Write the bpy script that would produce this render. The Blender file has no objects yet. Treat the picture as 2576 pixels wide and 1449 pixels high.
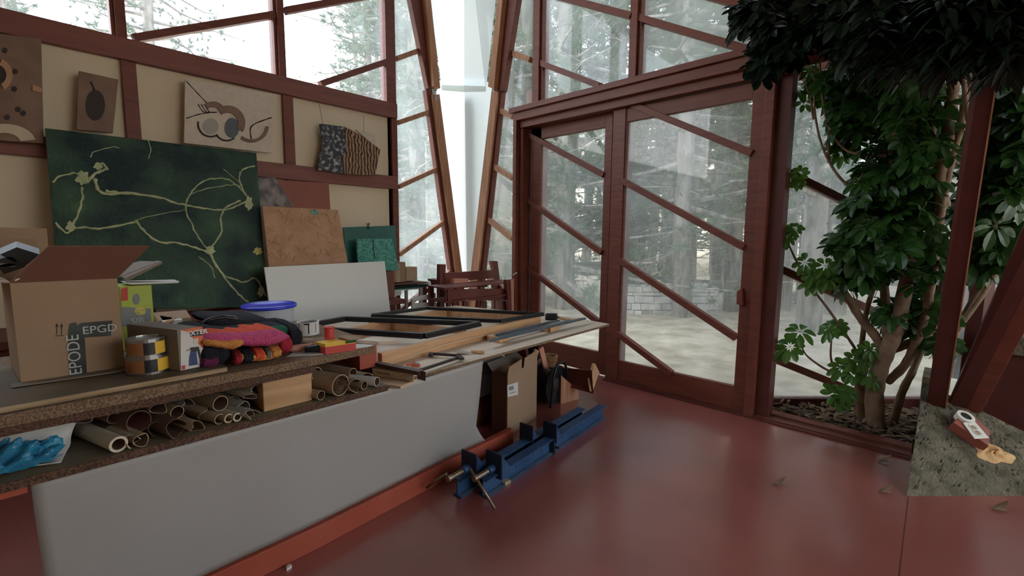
import bpy, bmesh, math, random
from mathutils import Vector, Matrix
V = Vector
random.seed(7)
# ------------------------------------------------------------------ camera
EX = V((0.693203, 0.0757, -0.7167)); 
W0, H0, CX, CY = 2576, 1449, 1288.0, 724.5
VL, VR = (82, 582.), (2400, 603.)
FPX = math.sqrt(-((VL[0]-CX)*(VR[0]-CX)+(VL[1]-CY)*(VR[1]-CY)))
EX = V((VR[0]-CX, CY-VR[1], -FPX)).normalized()
EY = V((VL[0]-CX, CY-VL[1], -FPX)).normalized()
EZ = EX.cross(EY)
RM = Matrix((EX, EY, EZ))
CAM = V((0, 0, 1.45))
scene = bpy.context.scene
col = scene.collection
cd = bpy.data.cameras.new('camera'); cam = bpy.data.objects.new('camera', cd); col.objects.link(cam)
cam.matrix_world = Matrix.Translation(CAM) @ RM.to_4x4()
cd.sensor_width = 36; cd.lens = FPX/W0*36; cd.clip_start = .05; cd.clip_end = 300
scene.camera = cam
# ------------------------------------------------------------------ light
SKY = 3.0
w = bpy.data.worlds.new('sky'); scene.world = w; w.use_nodes = True
nt = w.node_tree; bg = nt.nodes['Background']
tc = nt.nodes.new('ShaderNodeTexCoord'); sx = nt.nodes.new('ShaderNodeSeparateXYZ')
cr = nt.nodes.new('ShaderNodeValToRGB'); nz = nt.nodes.new('ShaderNodeTexNoise'); ad = nt.nodes.new('ShaderNodeMath')
nz.inputs['Scale'].default_value = 2.2; nz.inputs['Detail'].default_value = 5
ad.operation = 'MULTIPLY_ADD'; ad.inputs[1].default_value = .25
cr.color_ramp.elements[0].position = .16; cr.color_ramp.elements[0].color = (1.0, .88, .66, 1)
cr.color_ramp.elements[1].position = .42; cr.color_ramp.elements[1].color = (.80, .90, 1.0, 1)
nt.links.new(tc.outputs['Generated'], sx.inputs[0]); nt.links.new(tc.outputs['Generated'], nz.inputs[0])
nt.links.new(nz.outputs[0], ad.inputs[0]); nt.links.new(sx.outputs['Z'], ad.inputs[2])
nt.links.new(ad.outputs[0], cr.inputs[0]); nt.links.new(cr.outputs[0], bg.inputs[0])
bg.inputs[1].default_value = SKY
sl = bpy.data.lights.new('sun', 'SUN'); sun = bpy.data.objects.new('sun', sl); col.objects.link(sun)
sl.energy = 2.6; sl.angle = math.radians(9); sl.color = (1, .80, .52)
sun.rotation_euler = V((-math.cos(math.radians(14)), -math.sin(math.radians(14)), -.36)).to_track_quat('-Z', 'Y').to_euler()
scene.view_settings.view_transform = 'Standard'; scene.view_settings.look = 'None'
scene.view_settings.gamma = 1; scene.view_settings.use_curve_mapping = False
scene.view_settings.exposure = 1.15
scene.cycles.max_bounces = 9; scene.cycles.diffuse_bounces = 5; scene.cycles.transparent_max_bounces = 24
scene.cycles.sample_clamp_indirect = 4
# ------------------------------------------------------------------ helpers
def ray(px, py): return RM @ V((px-CX, CY-py, -FPX))
def at(px, py, x=None, y=None, z=None, pl=None):
    """photo pixel -> point on an axis-aligned plane or on the plane n.p = d"""
    r = ray(px, py)
    if pl: n = V(pl[0]); return CAM + r*((pl[1]-n.dot(CAM))/n.dot(r))
    if x is not None: return CAM + r*((x-CAM.x)/r.x)
    if y is not None: return CAM + r*((y-CAM.y)/r.y)
    return CAM + r*((z-CAM.z)/r.z)
def plane3(a, b, c):
    n = (b-a).cross(c-a).normalized(); return (n, n.dot(a))
def ppm(p):
    "pixels per metre at a point"
    return FPX/abs((RM.transposed() @ (V(p)-CAM)).z)

M = {}
def mat(name, c1, c2=None, scale=6, rough=.6, bump=0, stretch=(1, 1, 1), metal=0, spec=.4, detail=5, lo=.35, hi=.65, coord='Object', kind='noise', alpha=1, trans=0, bscale=None, c3=None):
    m = bpy.data.materials.new(name); m.use_nodes = True; nt = m.node_tree; N = nt.nodes; L = nt.links
    b = N['Principled BSDF']; b.inputs['Roughness'].default_value = rough; b.inputs['Metallic'].default_value = metal
    b.inputs['Specular IOR Level'].default_value = spec; b.inputs['Base Color'].default_value = (*c1, 1)
    t = N.new('ShaderNodeTexCoord'); mp = N.new('ShaderNodeMapping'); mp.inputs['Scale'].default_value = stretch
    L.new(t.outputs[coord], mp.inputs[0])
    if kind == 'noise': n = N.new('ShaderNodeTexNoise'); n.inputs['Detail'].default_value = detail
    elif kind == 'wave':
        n = N.new('ShaderNodeTexWave'); n.inputs['Distortion'].default_value = 7; n.inputs['Detail'].default_value = 3; n.inputs['Detail Scale'].default_value = 1.2
    else: n = N.new('ShaderNodeTexVoronoi')
    n.inputs['Scale'].default_value = scale; L.new(mp.outputs[0], n.inputs[0])
    fac = n.outputs['Distance' if kind == 'voronoi' else ('Fac' if 'Fac' in n.outputs else 0)]
    if c2:
        r = N.new('ShaderNodeValToRGB'); r.color_ramp.elements[0].position = lo; r.color_ramp.elements[1].position = hi
        r.color_ramp.elements[0].color = (*c1, 1); r.color_ramp.elements[1].color = (*c2, 1)
        if c3: e = r.color_ramp.elements.new(min(1, hi+.12)); e.color = (*c3, 1)
        L.new(fac, r.inputs[0]); L.new(r.outputs[0], b.inputs['Base Color'])
    if bump:
        bp = N.new('ShaderNodeBump'); bp.inputs['Strength'].default_value = bump; bp.inputs['Distance'].default_value = .02
        if bscale:
            n2 = N.new('ShaderNodeTexNoise'); n2.inputs['Scale'].default_value = bscale; n2.inputs['Detail'].default_value = 6
            L.new(mp.outputs[0], n2.inputs[0]); L.new(n2.outputs[0], bp.inputs['Height'])
        else: L.new(fac, bp.inputs['Height'])
        L.new(bp.outputs[0], b.inputs['Normal'])
    if trans:
        tr = N.new('ShaderNodeBsdfTranslucent'); mx = N.new('ShaderNodeMixShader'); mx.inputs[0].default_value = trans
        tr.inputs[0].default_value = (*[min(1, c*1.5) for c in c1], 1)
        L.new(b.outputs[0], mx.inputs[1]); L.new(tr.outputs[0], mx.inputs[2]); L.new(mx.outputs[0], N['Material Output'].inputs[0])
    M[name] = m; return m
def glassmat(name, clear, dirt, tint, lo=.35, hi=.7, scale=1.3):
    m = bpy.data.materials.new(name); m.use_nodes = True; nt = m.node_tree; N = nt.nodes; L = nt.links
    N.remove(N['Principled BSDF'])
    tp = N.new('ShaderNodeBsdfTransparent'); tp.inputs[0].default_value = (clear, clear, clear*1.01, 1)
    tl = N.new('ShaderNodeBsdfTranslucent'); tl.inputs[0].default_value = (*tint, 1)
    gl = N.new('ShaderNodeBsdfGlossy'); gl.inputs['Roughness'].default_value = .02
    t = N.new('ShaderNodeTexCoord'); n = N.new('ShaderNodeTexNoise'); n.inputs['Scale'].default_value = scale; n.inputs['Detail'].default_value = 6
    mr = N.new('ShaderNodeMapRange'); mr.inputs[1].default_value = lo; mr.inputs[2].default_value = hi
    mr.inputs[3].default_value = dirt*.6; mr.inputs[4].default_value = dirt*1.6
    L.new(t.outputs['Object'], n.inputs[0]); L.new(n.outputs[0], mr.inputs[0])
    m1 = N.new('ShaderNodeMixShader'); m2 = N.new('ShaderNodeMixShader'); m2.inputs[0].default_value = .03
    L.new(mr.outputs[0], m1.inputs[0]); L.new(tp.outputs[0], m1.inputs[1]); L.new(tl.outputs[0], m1.inputs[2])
    L.new(m1.outputs[0], m2.inputs[1]); L.new(gl.outputs[0], m2.inputs[2]); L.new(m2.outputs[0], N['Material Output'].inputs[0])
    M[name] = m; return m

class MB:
    def __init__(s): s.v = []; s.f = []; s.m = []; s.cur = 0; s.mats = []
    def use(s, m):
        if m not in s.mats: s.mats.append(m)
        s.cur = s.mats.index(m); return s
    def add(s, vs, fs):
        k = len(s.v); s.v += [tuple(p) for p in vs]; s.f += [tuple(i+k for i in f) for f in fs]; s.m += [s.cur]*len(fs); return s
    def hexa(s, q, off):
        "polygon q extruded by off"
        n = len(q); off = V(off); a = [V(p) for p in q]; b = [p+off for p in a]
        return s.add(a+b, [tuple(range(n))[::-1], tuple(range(n, 2*n))] + [(i, (i+1) % n, n+(i+1) % n, n+i) for i in range(n)])
    def box(s, x0, x1, y0, y1, z0, z1): return s.hexa([(x0, y0, z0), (x1, y0, z0), (x1, y1, z0), (x0, y1, z0)], (0, 0, z1-z0))
    def obox(s, c, ax, ay, az):
        "box by centre and three half-axis vectors"
        c, ax, ay, az = V(c), V(ax), V(ay), V(az)
        return s.hexa([c-ax-ay-az, c+ax-ay-az, c+ax+ay-az, c-ax+ay-az], az*2)
    def bar(s, a, b, w, t, up=(0, 0, 1)):
        "beam a->b, w wide across, t thick along up"
        a, b = V(a), V(b); d = (b-a).normalized(); side = d.cross(V(up))
        if side.length < 1e-4: side = d.cross(V((1, 0, 0)))
        side.normalize(); u = side.cross(d).normalized()
        return s.hexa([a-side*w/2-u*t/2, a+side*w/2-u*t/2, a+side*w/2+u*t/2, a-side*w/2+u*t/2], b-a)
    def tube(s, pts, r, n=10, cap=True, closed=False):
        pts = [V(p) for p in pts]; k = len(pts); rr = r if isinstance(r, (list, tuple)) else [r]*k
        vs = []; prev = None
        for i, p in enumerate(pts):
            d = (pts[min(i+1, k-1)]-pts[max(i-1, 0)]).normalized()
            if prev is None: prev = d.orthogonal().normalized()
            u = (prev - d*prev.dot(d)).normalized(); prev = u; w_ = d.cross(u)
            vs += [p+(u*math.cos(2*math.pi*j/n)+w_*math.sin(2*math.pi*j/n))*rr[i] for j in range(n)]
        fs = [(i*n+j, i*n+(j+1) % n, (i+1)*n+(j+1) % n, (i+1)*n+j) for i in range(k-1) for j in range(n)]
        if cap: fs += [tuple(range(n))[::-1], tuple(range((k-1)*n, k*n))]
        return s.add(vs, fs)
    def lathe(s, c, prof, n=28, axis=(0, 0, 1), jit=0):
        c = V(c); a = V(axis).normalized(); u = a.orthogonal().normalized(); w_ = a.cross(u); vs = []
        for (r, h) in prof: vs += [c+a*h+(u*math.cos(2*math.pi*j/n)+w_*math.sin(2*math.pi*j/n))*r*(1+jit*math.sin(j*2.3+h*9)) for j in range(n)]
        k = len(prof)
        fs = [(i*n+j, i*n+(j+1) % n, (i+1)*n+(j+1) % n, (i+1)*n+j) for i in range(k-1) for j in range(n)]
        if prof[0][0] > 1e-5 : pass
        return s.add(vs, fs)
    def grid(s, fn, nu, nv):
        vs = [fn(i/nu, j/nv) for i in range(nu+1) for j in range(nv+1)]
        return s.add(vs, [(i*(nv+1)+j, (i+1)*(nv+1)+j, (i+1)*(nv+1)+j+1, i*(nv+1)+j+1) for i in range(nu) for j in range(nv)])
    def build(s, name, m=None, parent=None, smooth=False, bevel=0, solid=0):
        me = bpy.data.meshes.new(name); me.from_pydata(s.v, [], s.f); 
        for x in (s.mats or [m]): me.materials.append(M[x] if isinstance(x, str) else x)
        if s.mats: me.polygons.foreach_set('material_index', s.m)
        if smooth: me.polygons.foreach_set('use_smooth', [True]*len(me.polygons))
        me.update(); o = bpy.data.objects.new(name, me); col.objects.link(o)
        bm = bmesh.new(); bm.from_mesh(me); bmesh.ops.recalc_face_normals(bm, faces=bm.faces); bm.to_mesh(me); bm.free()
        if parent: o.parent = parent
        if bevel: b = o.modifiers.new('bevel', 'BEVEL'); b.width = bevel; b.segments = 2; b.limit_method = 'ANGLE'
        if solid: b = o.modifiers.new('solid', 'SOLIDIFY'); b.thickness = solid; b.offset = 0
        return o
def tag(o, label=None, cat=None, group=None, kind=None):
    if label: o['label'] = label
    if cat: o['category'] = cat
    if group: o['group'] = group
    if kind: o['kind'] = kind
    return o
def empty(name, loc=(0, 0, 0), **k):
    o = bpy.data.objects.new(name, None); col.objects.link(o); o.empty_display_size = .05
    return tag(o, **k) if k else o
def struct(name): return empty(name, kind='structure')
def text(name, s, size, origin, xdir, ydir, m, parent, lift=.0006, bold=0, sx=1):
    "lettering laid on a surface: origin = lower left, xdir along the line, ydir up the letters"
    cu = bpy.data.curves.new(name, 'FONT'); cu.body = s; cu.size = size; cu.offset = bold
    o = bpy.data.objects.new(name, cu); col.objects.link(o)
    bpy.context.view_layer.update()
    dg = bpy.context.evaluated_depsgraph_get(); me = bpy.data.meshes.new_from_object(o.evaluated_get(dg)); bpy.data.objects.remove(o)
    xd, yd = V(xdir).normalized(), V(ydir).normalized(); n = xd.cross(yd).normalized()
    for v in me.vertices: v.co = V(origin)+xd*v.co.x*sx+yd*v.co.y+n*lift
    me.materials.clear(); me.materials.append(M[m]); o = bpy.data.objects.new(name, me); col.objects.link(o); o.parent = parent
    return o
def copy_tree(o, parent=None):
    c = o.copy(); col.objects.link(c); c.parent = parent
    for ch in list(o.children): copy_tree(ch, c)
    return c
# ------------------------------------------------------------------ materials
RED1, RED2 = (.14, .036, .022), (.185, .051, .031)
mat('redwood', RED1, RED2, 5, .5, .15, (1, 1, 6))
mat('redwood_x', RED1, RED2, 5, .5, .15, (.6, 6, 6))
mat('redwood_y', RED1, RED2, 5, .5, .15, (6, .6, 6))
mat('redbeam', (.19, .064, .052), (.235, .082, .065), 4, .55, .1, (.6, 6, 6))
mat('lightwood', (.36, .17, .09), (.48, .25, .14), 5, .5, .1, (6, 6, .7))
mat('darkred', (.085, .02, .016), (.11, .028, .02), 6, .5, .1)
mat('cream', (.70, .59, .43), (.74, .63, .47), 2, .75)
mat('redpaint', (.26, .07, .045), (.30, .085, .055), 3, .5)
mat('floorred', (.225, .055, .043), (.29, .076, .06), 1.6, .38, .03, detail=8, spec=.6)
_p = M['floorred'].node_tree.nodes['Principled BSDF']; _p.inputs['Coat Weight'].default_value = 1.0; _p.inputs['Coat Roughness'].default_value = .22; _p.inputs['Coat IOR'].default_value = 1.75
mat('concrete', (.105, .088, .055), (.225, .19, .125), 11, .95, 1.0, detail=12, bscale=75)
mat('ground', (.30, .25, .17), (.58, .51, .39), 3.2, .95, .6, detail=12, lo=.3, hi=.7)
mat('plaster', (.35, .3, .26), None)
mat('soil', (.05, .035, .025), (.10, .07, .05), 20, .95, .8)
glassmat('glass', .93, .165, (.82, .90, .94))
glassmat('glass_dusty', .93, .24, (.84, .90, .90))
glassmat('glass_sky', .95, .06, (.85, .9, 1.0))
glassmat('milky', .5, .95, (.79, .825, .84), lo=0, hi=.01)
mat('bark', (.17, .155, .135), (.36, .34, .31), 7, .95, .8, (1, 1, .25), lo=.4, hi=.6)
mat('needle', (.065, .12, .07), (.18, .24, .12), 1.5, .7, trans=.4)
mat('stone', (.45, .44, .41), (.72, .71, .67), 4, .9, .5)
mat('black', (.012, .012, .014), None, rough=.4)
mat('steel', (.35, .34, .33), None, rough=.35, metal=1)
# ------------------------------------------------------------------ shell
XD, YL = 4.0, 4.66
fl = MB(); 
fl.hexa([(-4, -4, -.2), (XD+.02, -4, -.2), (XD+.02, YL, -.2), (-4, YL, -.2)], (0, 0, .2))
fl.hexa([(XD+.02, -4, -.2), (9, -4, -.2), (9, -1.5, -.2), (5.3, -.02, -.2), (XD+.02, -.02, -.2)], (0, 0, .2))
floor = tag(fl.build('floor', 'floorred'), kind='structure')
jt = MB(); a = at(2285, 1250, z=0); jt.bar(a, at(2262, 1449, z=0), .004, .002); tag(jt.build('trim_6', 'darkred'), kind='structure')
c = MB(); c.box(-4.2, 4.3, -4.2, 4.9, 5.3, 5.5); c.box(4.3, 9.2, -4.2, -.0, 5.3, 5.5); tag(c.build('ceiling', 'darkred'), kind='structure')
# left wall: cream boarding up to the top rail
wl = MB(); wl.box(-4, 2.94, YL, YL+.1, 0, 2.86); wall = tag(wl.build('wall_left', 'cream'), kind='structure')
zt1, zt0 = at(600, 164, y=YL-.06).z, at(600, 211, y=YL-.06).z
m1, m0 = at(800, 421.5, y=YL-.06).z, at(800, 458, y=YL-.06).z
t = MB(); t.box(-4, at(1000, 280, y=YL-.06).x, YL-.06, YL-.002, zt0, zt1); tag(t.build('trim_1', 'redbeam', bevel=.004), kind='structure')
t = MB(); t.box(-4, at(1002, 460, y=YL-.06).x, YL-.06, YL-.002, m0, m1); tag(t.build('trim_2', 'redbeam', bevel=.004), kind='structure')
posts = struct('trim_3')
for a_, b_ in ((at(303, 150, y=YL-.04).x, at(341, 150, y=YL-.04).x), (at(711, 240, y=YL-.04).x, at(737, 240, y=YL-.04).x), (at(986, 350, y=YL-.04).x, at(1000, 350, y=YL-.04).x)):
    for z0, z1 in ((m1+.001, zt0-.001), (0, m0-.001)):
        t = MB(); t.box(a_, b_, YL-.04, YL-.002, z0, z1); t.build('batten', 'redwood', posts, bevel=.003)
# clerestory above the rail
W1 = struct('window_1')
for px0, px1 in ((268, 316), (684, 717), (966, 994)):
    x0, x1 = at(px0, 100 if px0 > 400 else 40, y=YL).x, at(px1, 100 if px0 > 400 else 40, y=YL).x
    t = MB(); t.box(x0+.02, x1, YL, YL+.12, zt1-.05 if px0 < 900 else 0, 5.3); t.build('mullion', 'redwood', W1)
    if px0 < 900:
        t = MB(); t.box(x0+.045, x1-.03, YL-.03, YL, zt1-.02, 5.3); t.build('stop_bead', 'redwood', W1)
def inwall(pts, y, th, w=None):
    a, b = [at(*p, y=y) for p in pts]; return a, b
def muntin_y(p, q, h, parent, ext=0, m='redwood_x'):
    a, b = at(*p, y=YL+.02), at(*q, y=YL+.02); d = (b-a).normalized(); a -= d*ext; b += d*ext
    t = MB(); t.bar(a, b, .07, h); t.build('muntin', m, parent)
for p, q in (((335, 98), (688, 38)), ((717, 28), (968, -18)), ((805, 212), (977, 154))): muntin_y(p, q, .055, W1)
muntin_y((0, -20), (268, -75), .055, W1)
t = MB(); t.box(-4, 2.93, YL+.055, YL+.061, 2.85, 5.3); t.build('pane', 'glass_sky', W1)
# left wall lower glazing beside the corner
W2 = struct('window_2')
for p, q in (((997, 148), (1058, 126)), ((1000, 309), (1088, 279)), ((1001, 470), (1108, 421)), ((1003, 640), (1128, 549)), ((1090, 716), (1150, 668))): muntin_y(p, q, .05, W2, m='lightwood')
muntin_y((960, 815), (1090, 716), .05, W2)
def lean(name, pts, y, th, m, parent):
    t = MB(); t.hexa([at(*p, y=y) for p in pts], (0, th, 0)); return t.build(name, m, parent, bevel=.003)
def low(a, b, z=.02):  # extend a-b down to z
    k = (z-a.z)/(b.z-a.z); return a+(b-a)*k
def leanboard(name, a1, a2, b1, b2, y, th, m, parent):
    "edges a1-a2 and b1-b2 (top,bottom px); carried down to the floor"
    A1, A2, B1, B2 = (at(*p, y=y) for p in (a1, a2, b1, b2))
    t = MB(); t.hexa([A1, B1, low(B1, B2), low(A1, A2)], (0, th, 0)); return t.build(name, m, parent, bevel=.003)
leanboard('frame', (1087, 237), (1147, 684), (1106, 237), (1163, 684), YL-.06, .06, 'lightwood', W2)
leanboard('frame', (1072, 225), (1131, 660), (1088, 225), (1150, 660), YL-.02, .08, 'redwood', W2)
lean('frame', [(1064, -60), (1078, -60), (1108, 222), (1092, 216)], YL-.13, .07, 'lightwood', W2)
lean('frame', [(1022, -60), (1066, -60), (1096, 222), (1078, 222)], YL-.06, .08, 'redwood', W2)
t = MB(); a = at(1062, 0, y=YL+.05); b = at(1140, 660, y=YL+.05)
t.hexa([(2.9, YL+.05, 5.3), (2.9, YL+.05, 0), low(a, b, 0), low(a, b, 5.3)], (0, .006, 0)); t.build('pane', 'glass', W2)
t = MB(); c0 = at(1096, 247, y=YL-.062); t.box(c0.x-.022, c0.x+.022, YL-.066, YL-.061, c0.z-.035, c0.z+.035); t.build('steel_plate', 'steel', W2)
t = MB(); t.lathe((c0.x, YL-.067, c0.z), [(.0, -.006), (.012, -.004), (.012, .002)], 12, (0, 1, 0)); t.build('bolt', 'steel', W2)
# translucent corner wedge
W3 = struct('window_3')
def yz(p): return at(*p, x=XD)
A1, A2 = at(1098, 215, y=YL), at(1158, 670, y=YL); B1, B2 = yz((1238, 215)), yz((1187, 680))
apex = V((4.12, 4.80, 0))
def corner(z): 
    a, b = low(A1, A2, z), low(B1, B2, z); return (a+b)/2+V((.035, .035, 0))
t = MB(); t.add([low(A1, A2, 3.3), corner(3.3), corner(0.3), low(A1, A2, 0.3), low(B1, B2, 3.3), low(B1, B2, 0.3)], [(0, 1, 2, 3), (1, 4, 5, 2)])
t.build('sheet', 'milky', W3)
t = MB(); t.bar(corner(0.3)+V((.05, .05, 0)), corner(3.15)+V((.05, .05, 0)), .06, .06, (1, 1, 0)); t.build('post', 'redwood', W3)
ua, ub = low(A1, A2, 3.17)+V((0, -.09, 0)), low(B1, B2, 3.17)+V((-.09, 0, 0)); ta, tb = low(A1, A2, 5.3)+V((0, -.09, 0)), low(B1, B2, 5.3)+V((-.09, 0, 0))
t = MB(); mid = (ua+ub)/2+V((.03, .03, 0)); t.add([ta, ua, ub, tb, (ta+tb)/2+V((.2, .2, 0)), mid], [(0, 1, 5, 4), (4, 5, 2, 3)]); t.build('upper_sheet', 'milky', W3)
mat('grime', (.45, .44, .40), (.62, .61, .56), 9, .9, trans=.85)
t = MB(); t.add([ua+V((-.003, -.003, 0)), mid+V((-.003, -.003, 0)), ub+V((-.003, -.003, 0)), ub+V((-.003, -.003, .06)), mid+V((-.003, -.003, .075)), ua+V((-.003, -.003, .06))], [(0, 1, 4, 5), (1, 2, 3, 4)]); t.build('grimy_edge', 'grime', W3)
# right wall frames beside the wedge
W4 = struct('window_4')
def leanx(name, pts, x, th, m, parent):
    t = MB(); t.hexa([at(*p, x=x) for p in pts], (th, 0, 0)); return t.build(name, m, parent, bevel=.003)
def leanboardx(name, a1, a2, b1, b2, x, th, m, parent):
    A1, A2, B1, B2 = (at(*p, x=x) for p in (a1, a2, b1, b2))
    t = MB(); t.hexa([A1, B1, low(B1, B2), low(A1, A2)], (th, 0, 0)); return t.build(name, m, parent, bevel=.003)
leanboardx('frame', (1236, 230), (1184, 684), (1252, 230), (1203, 684), XD-.06, .06, 'lightwood', W4)
leanboardx('frame', (1250, 225), (1201, 684), (1262, 225), (1213, 684), XD-.02, .08, 'redwood', W4)
leanx('frame', [(1258, -60), (1270, -60), (1242, 224), (1227, 218)], XD-.13, .07, 'lightwood', W4)
leanx('frame', [(1268, -60), (1310, -60), (1264, 228), (1240, 228)], XD-.06, .08, 'redwood', W4)
def muntin_x(p, q, h, parent, x=XD+.02, m='redwood_y'):
    a, b = at(*p, x=x), at(*q, x=x); t = MB(); t.bar(a, b, .07, h); return t.build('muntin', m, parent)
for p, q in (((1265, 125), (1336, 151)), ((1250, 273), (1292, 295)), ((1236, 414), (1292, 449)), ((1218, 543), (1290, 600)), ((1200, 672), (1292, 748)),
             ((1352, 156), (1510, 216)), ((1603, 44), (1890, 128)), ((1390, -12), (1590, 41)), ((1640, -50), (1890, 20))): muntin_x(p, q, .055, W4, m='lightwood' if p[0] < 1300 else 'redwood_y')
for px0, px1 in ((1339, 1367), (1583, 1616)):
    y1, y0 = at(px0, 10, x=XD).y, at(px1, 10, x=XD).y
    t = MB(); t.box(XD, XD+.12, y0, y1-.015, 2.85 if px0 > 1400 else 0, 5.3); t.build('mullion', 'redwood', W4)
    t = MB(); t.box(XD-.03, XD, y0+.03, y1-.045, 2.9, 5.3); t.build('stop_bead', 'redwood', W4)
t = MB(); t.box(XD, XD+.12, 1.0, 1.13, 0, 5.3); t.build('mullion', 'redwood', W4)
a, b = at(1240, 225, x=XD+.05), at(1192, 680, x=XD+.05)
t = MB(); t.hexa([(XD+.05, .05, 5.3), (XD+.05, .05, 2.85), (XD+.05, 3.8, 2.85), (XD+.05, 3.8, 0), low(a, b, 0), low(a, b, 5.3)], (.006, 0, 0)); t.build('pane', 'glass_dusty', W4)
# door frame box
D1 = struct('door_1')
def zr(py, px=1600, x=XD): return at(px, py, x=x).z
xs = XD-.16
def yrow(px, x): return at(px, 595, x=x).y
yb = yrow(1288, xs)
t = MB(); t.box(xs-.03, XD+.10, -.05, at(1279, 276, x=xs-.03).y, at(1600, 206, x=xs-.03).z, at(1600, 190, x=xs-.03).z+.0); t.build('ledge', 'lightwood' if 0 else 'redwood_y', D1, bevel=.003)
zh = at(1600, 206, x=xs-.03).z
t = MB(); t.box(xs, XD+.1, -.05, yb, at(1600, 234, x=xs).z, zh-.002); t.build('header', 'redwood_y', D1, bevel=.003)
zl = at(1600, 234, x=xs).z
t = MB(); t.box(xs+.05, XD+.1, 1.0, yb-.06, zl-.075, zl-.001); t.build('track', 'redwood_y', D1, bevel=.003)
t = MB(); t.box(xs, XD+.10, yb-.05, yb, 0, zl); t.build('jamb', 'redwood', D1, bevel=.003)
t = MB(); t.box(xs+.06, XD+.10, yb-.10, yb-.052, 0, zl-.08); t.build('jamb', 'redwood', D1, bevel=.003)
yp0, yp1 = yrow(1563, XD-.06), yrow(1533, XD-.06)
t = MB(); t.box(XD-.06, XD+.1, yp0, yp1, 0, zl-.08); t.build('post', 'redwood', D1, bevel=.003)
yq0, yq1 = yrow(1926, XD-.05), yrow(1903, XD-.05)
t = MB(); t.box(XD-.08, XD+.12, yq0-.0, yq1, 0, zl); t.build('post', 'redwood', D1, bevel=.003)
t = MB(); t.box(XD-.02, XD+.12, yq0-.10, yq0, 0, zl); t.build('post', 'darkred', D1)
def leaf(name, px0, px1, pxg0, pxg1, xl, munt, zb):
    o = struct(name); y1, y0 = yrow(px0, xl), yrow(px1, xl); g1, g0 = yrow(pxg0, xl), yrow(pxg1, xl)
    ztop = zl-.085; zg = ztop-.12; th = .05
    t = MB(); t.box(xl, xl+th, y0, g0, .02, ztop); t.build('stile', 'redwood', o, bevel=.003)
    t = MB(); t.box(xl, xl+th, g1, y1, .02, ztop); t.build('stile', 'redwood', o, bevel=.003)
    t = MB(); t.box(xl, xl+th, g0, g1, zg, ztop); t.build('rail', 'redwood_y', o, bevel=.003)
    t = MB(); t.box(xl, xl+th, g0, g1, .02, zb); t.build('rail', 'redwood_y', o, bevel=.003)
    for p, q in munt: 
        a, b = at(*p, x=xl+.01), at(*q, x=xl+.01); t = MB(); t.bar(a, b, .06, .055); t.build('muntin', 'redwood_y', o, bevel=.003)
    t = MB(); t.box(xl+.03, xl+.035, g0, g1, zb, zg); t.build('pane', 'glass', o)
    return o, (y0, y1, g0, g1)
t = MB(); t.box(XD+.0, XD+.05, yrow(1312, XD)+.002, yb-.101, 0, zl-.002); t.build('stop_board', 'redwood', D1)
t = MB(); t.box(XD+.0, XD+.05, yrow(1534, XD), yb-.101, zl-.084, zl-.076); t.build('stop_board', 'redwood', D1)
t = MB(); t.box(XD+.052, XD+.09, yp1, yb-.101, zl-.17, zl-.001); t.build('stop_board', 'redwood', D1)
L1, _ = leaf('door_2', 1313, 1532, 1318, 1514, XD, [((1306, 326), (1521, 441)), ((1308, 489), (1516, 636)), ((1306, 656), (1506, 810))], .25)
L2, yy = leaf('door_3', 1563, 1904, 1567, 1871, XD-.05, [((1588, 262), (1893, 386)), ((1566, 454), (1873, 622)), ((1560, 655), (1853, 850)), ((1554, 838), (1690, 940))], .22)
h0 = at(1862, 745, x=XD-.08)
t = MB(); hp = [at(*p, x=XD-.085) for p in ((1853, 733), (1866, 724), (1868, 768), (1852, 766))]; t.hexa(hp, (.035, 0, 0)); t.build('door_handle', 'redwood', L2, bevel=.004)
# threshold tracks
th = struct('trim_4')
for x0, x1, z in ((XD-.10, XD-.06, .012), (XD-.055, XD-.015, .02), (XD-.01, XD+.06, .015)):
    t = MB(); t.box(x0, x1, .085, yp1, .0005, z); t.build('rail', 'darkred' if z < .02 else 'redwood_y', th)
# planter: soil, kerb and slanting window
N5 = (V((1, 1, 0)), 5.37)
W5 = struct('window_5')
def on5(p, d=0): return at(*p, pl=((1, 1, 0), 5.37+d))
u5 = V((1, -1, 0)).normalized(); n5 = V((1, 1, 0)).normalized()
s0, s1 = V((4.22, 1.15, 0)), V((8.2, -2.83, 0))
s1 = V((5.9, -.53, 0))
for (z0, z1, dd, m_) in ((-.1, .075, 0, 'darkred'), (2.75, 2.92, 0, 'redwood_y')):
    t = MB(); t.bar(s0+V((0, 0, (z0+z1)/2)), s1+V((0, 0, (z0+z1)/2)), .08, z1-z0); t.build('rail', m_, W5)
for p, q in (((1969, 159), (2150, 261)), ((1946, 418), (2172, 530)), ((1917, 657), (2210, 789)), ((1907, 887), (2122, 974))):
    a, b = on5(p), on5(q); d = b-a; k = (s1.x-a.x)/d.x; e = a+d*min(k, (0.08-a.z)/d.z) 
    t = MB(); t.bar(a-d*.05, e, .06, .06); t.build('muntin', 'redwood_x', W5)
for k in (0, 1.9):
    a = s0+u5*(k+.05); t = MB(); t.bar(a, a+V((0, 0, 5.3)), .07, .09, u5); t.build('mullion', 'darkred', W5)
t = MB(); t.hexa([s0+V((0, 0, .07)), s1+V((0, 0, .07)), s1+V((0, 0, 5.3)), s0+V((0, 0, 5.3))], n5*.006); t.build('pane', 'glass', W5)
sb = MB()
def soilf(u, v):
    p = V((XD+.1, .085, 0)).lerp(V((5.25, .085, 0)), u).lerp(V((XD+.1, 1.12, 0)).lerp(V((4.22, 1.12, 0)), u), v)
    p.z = .0+.02*math.sin(p.x*17)*math.sin(p.y*13)+.03*(1-abs(2*u-1)); return p
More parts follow.
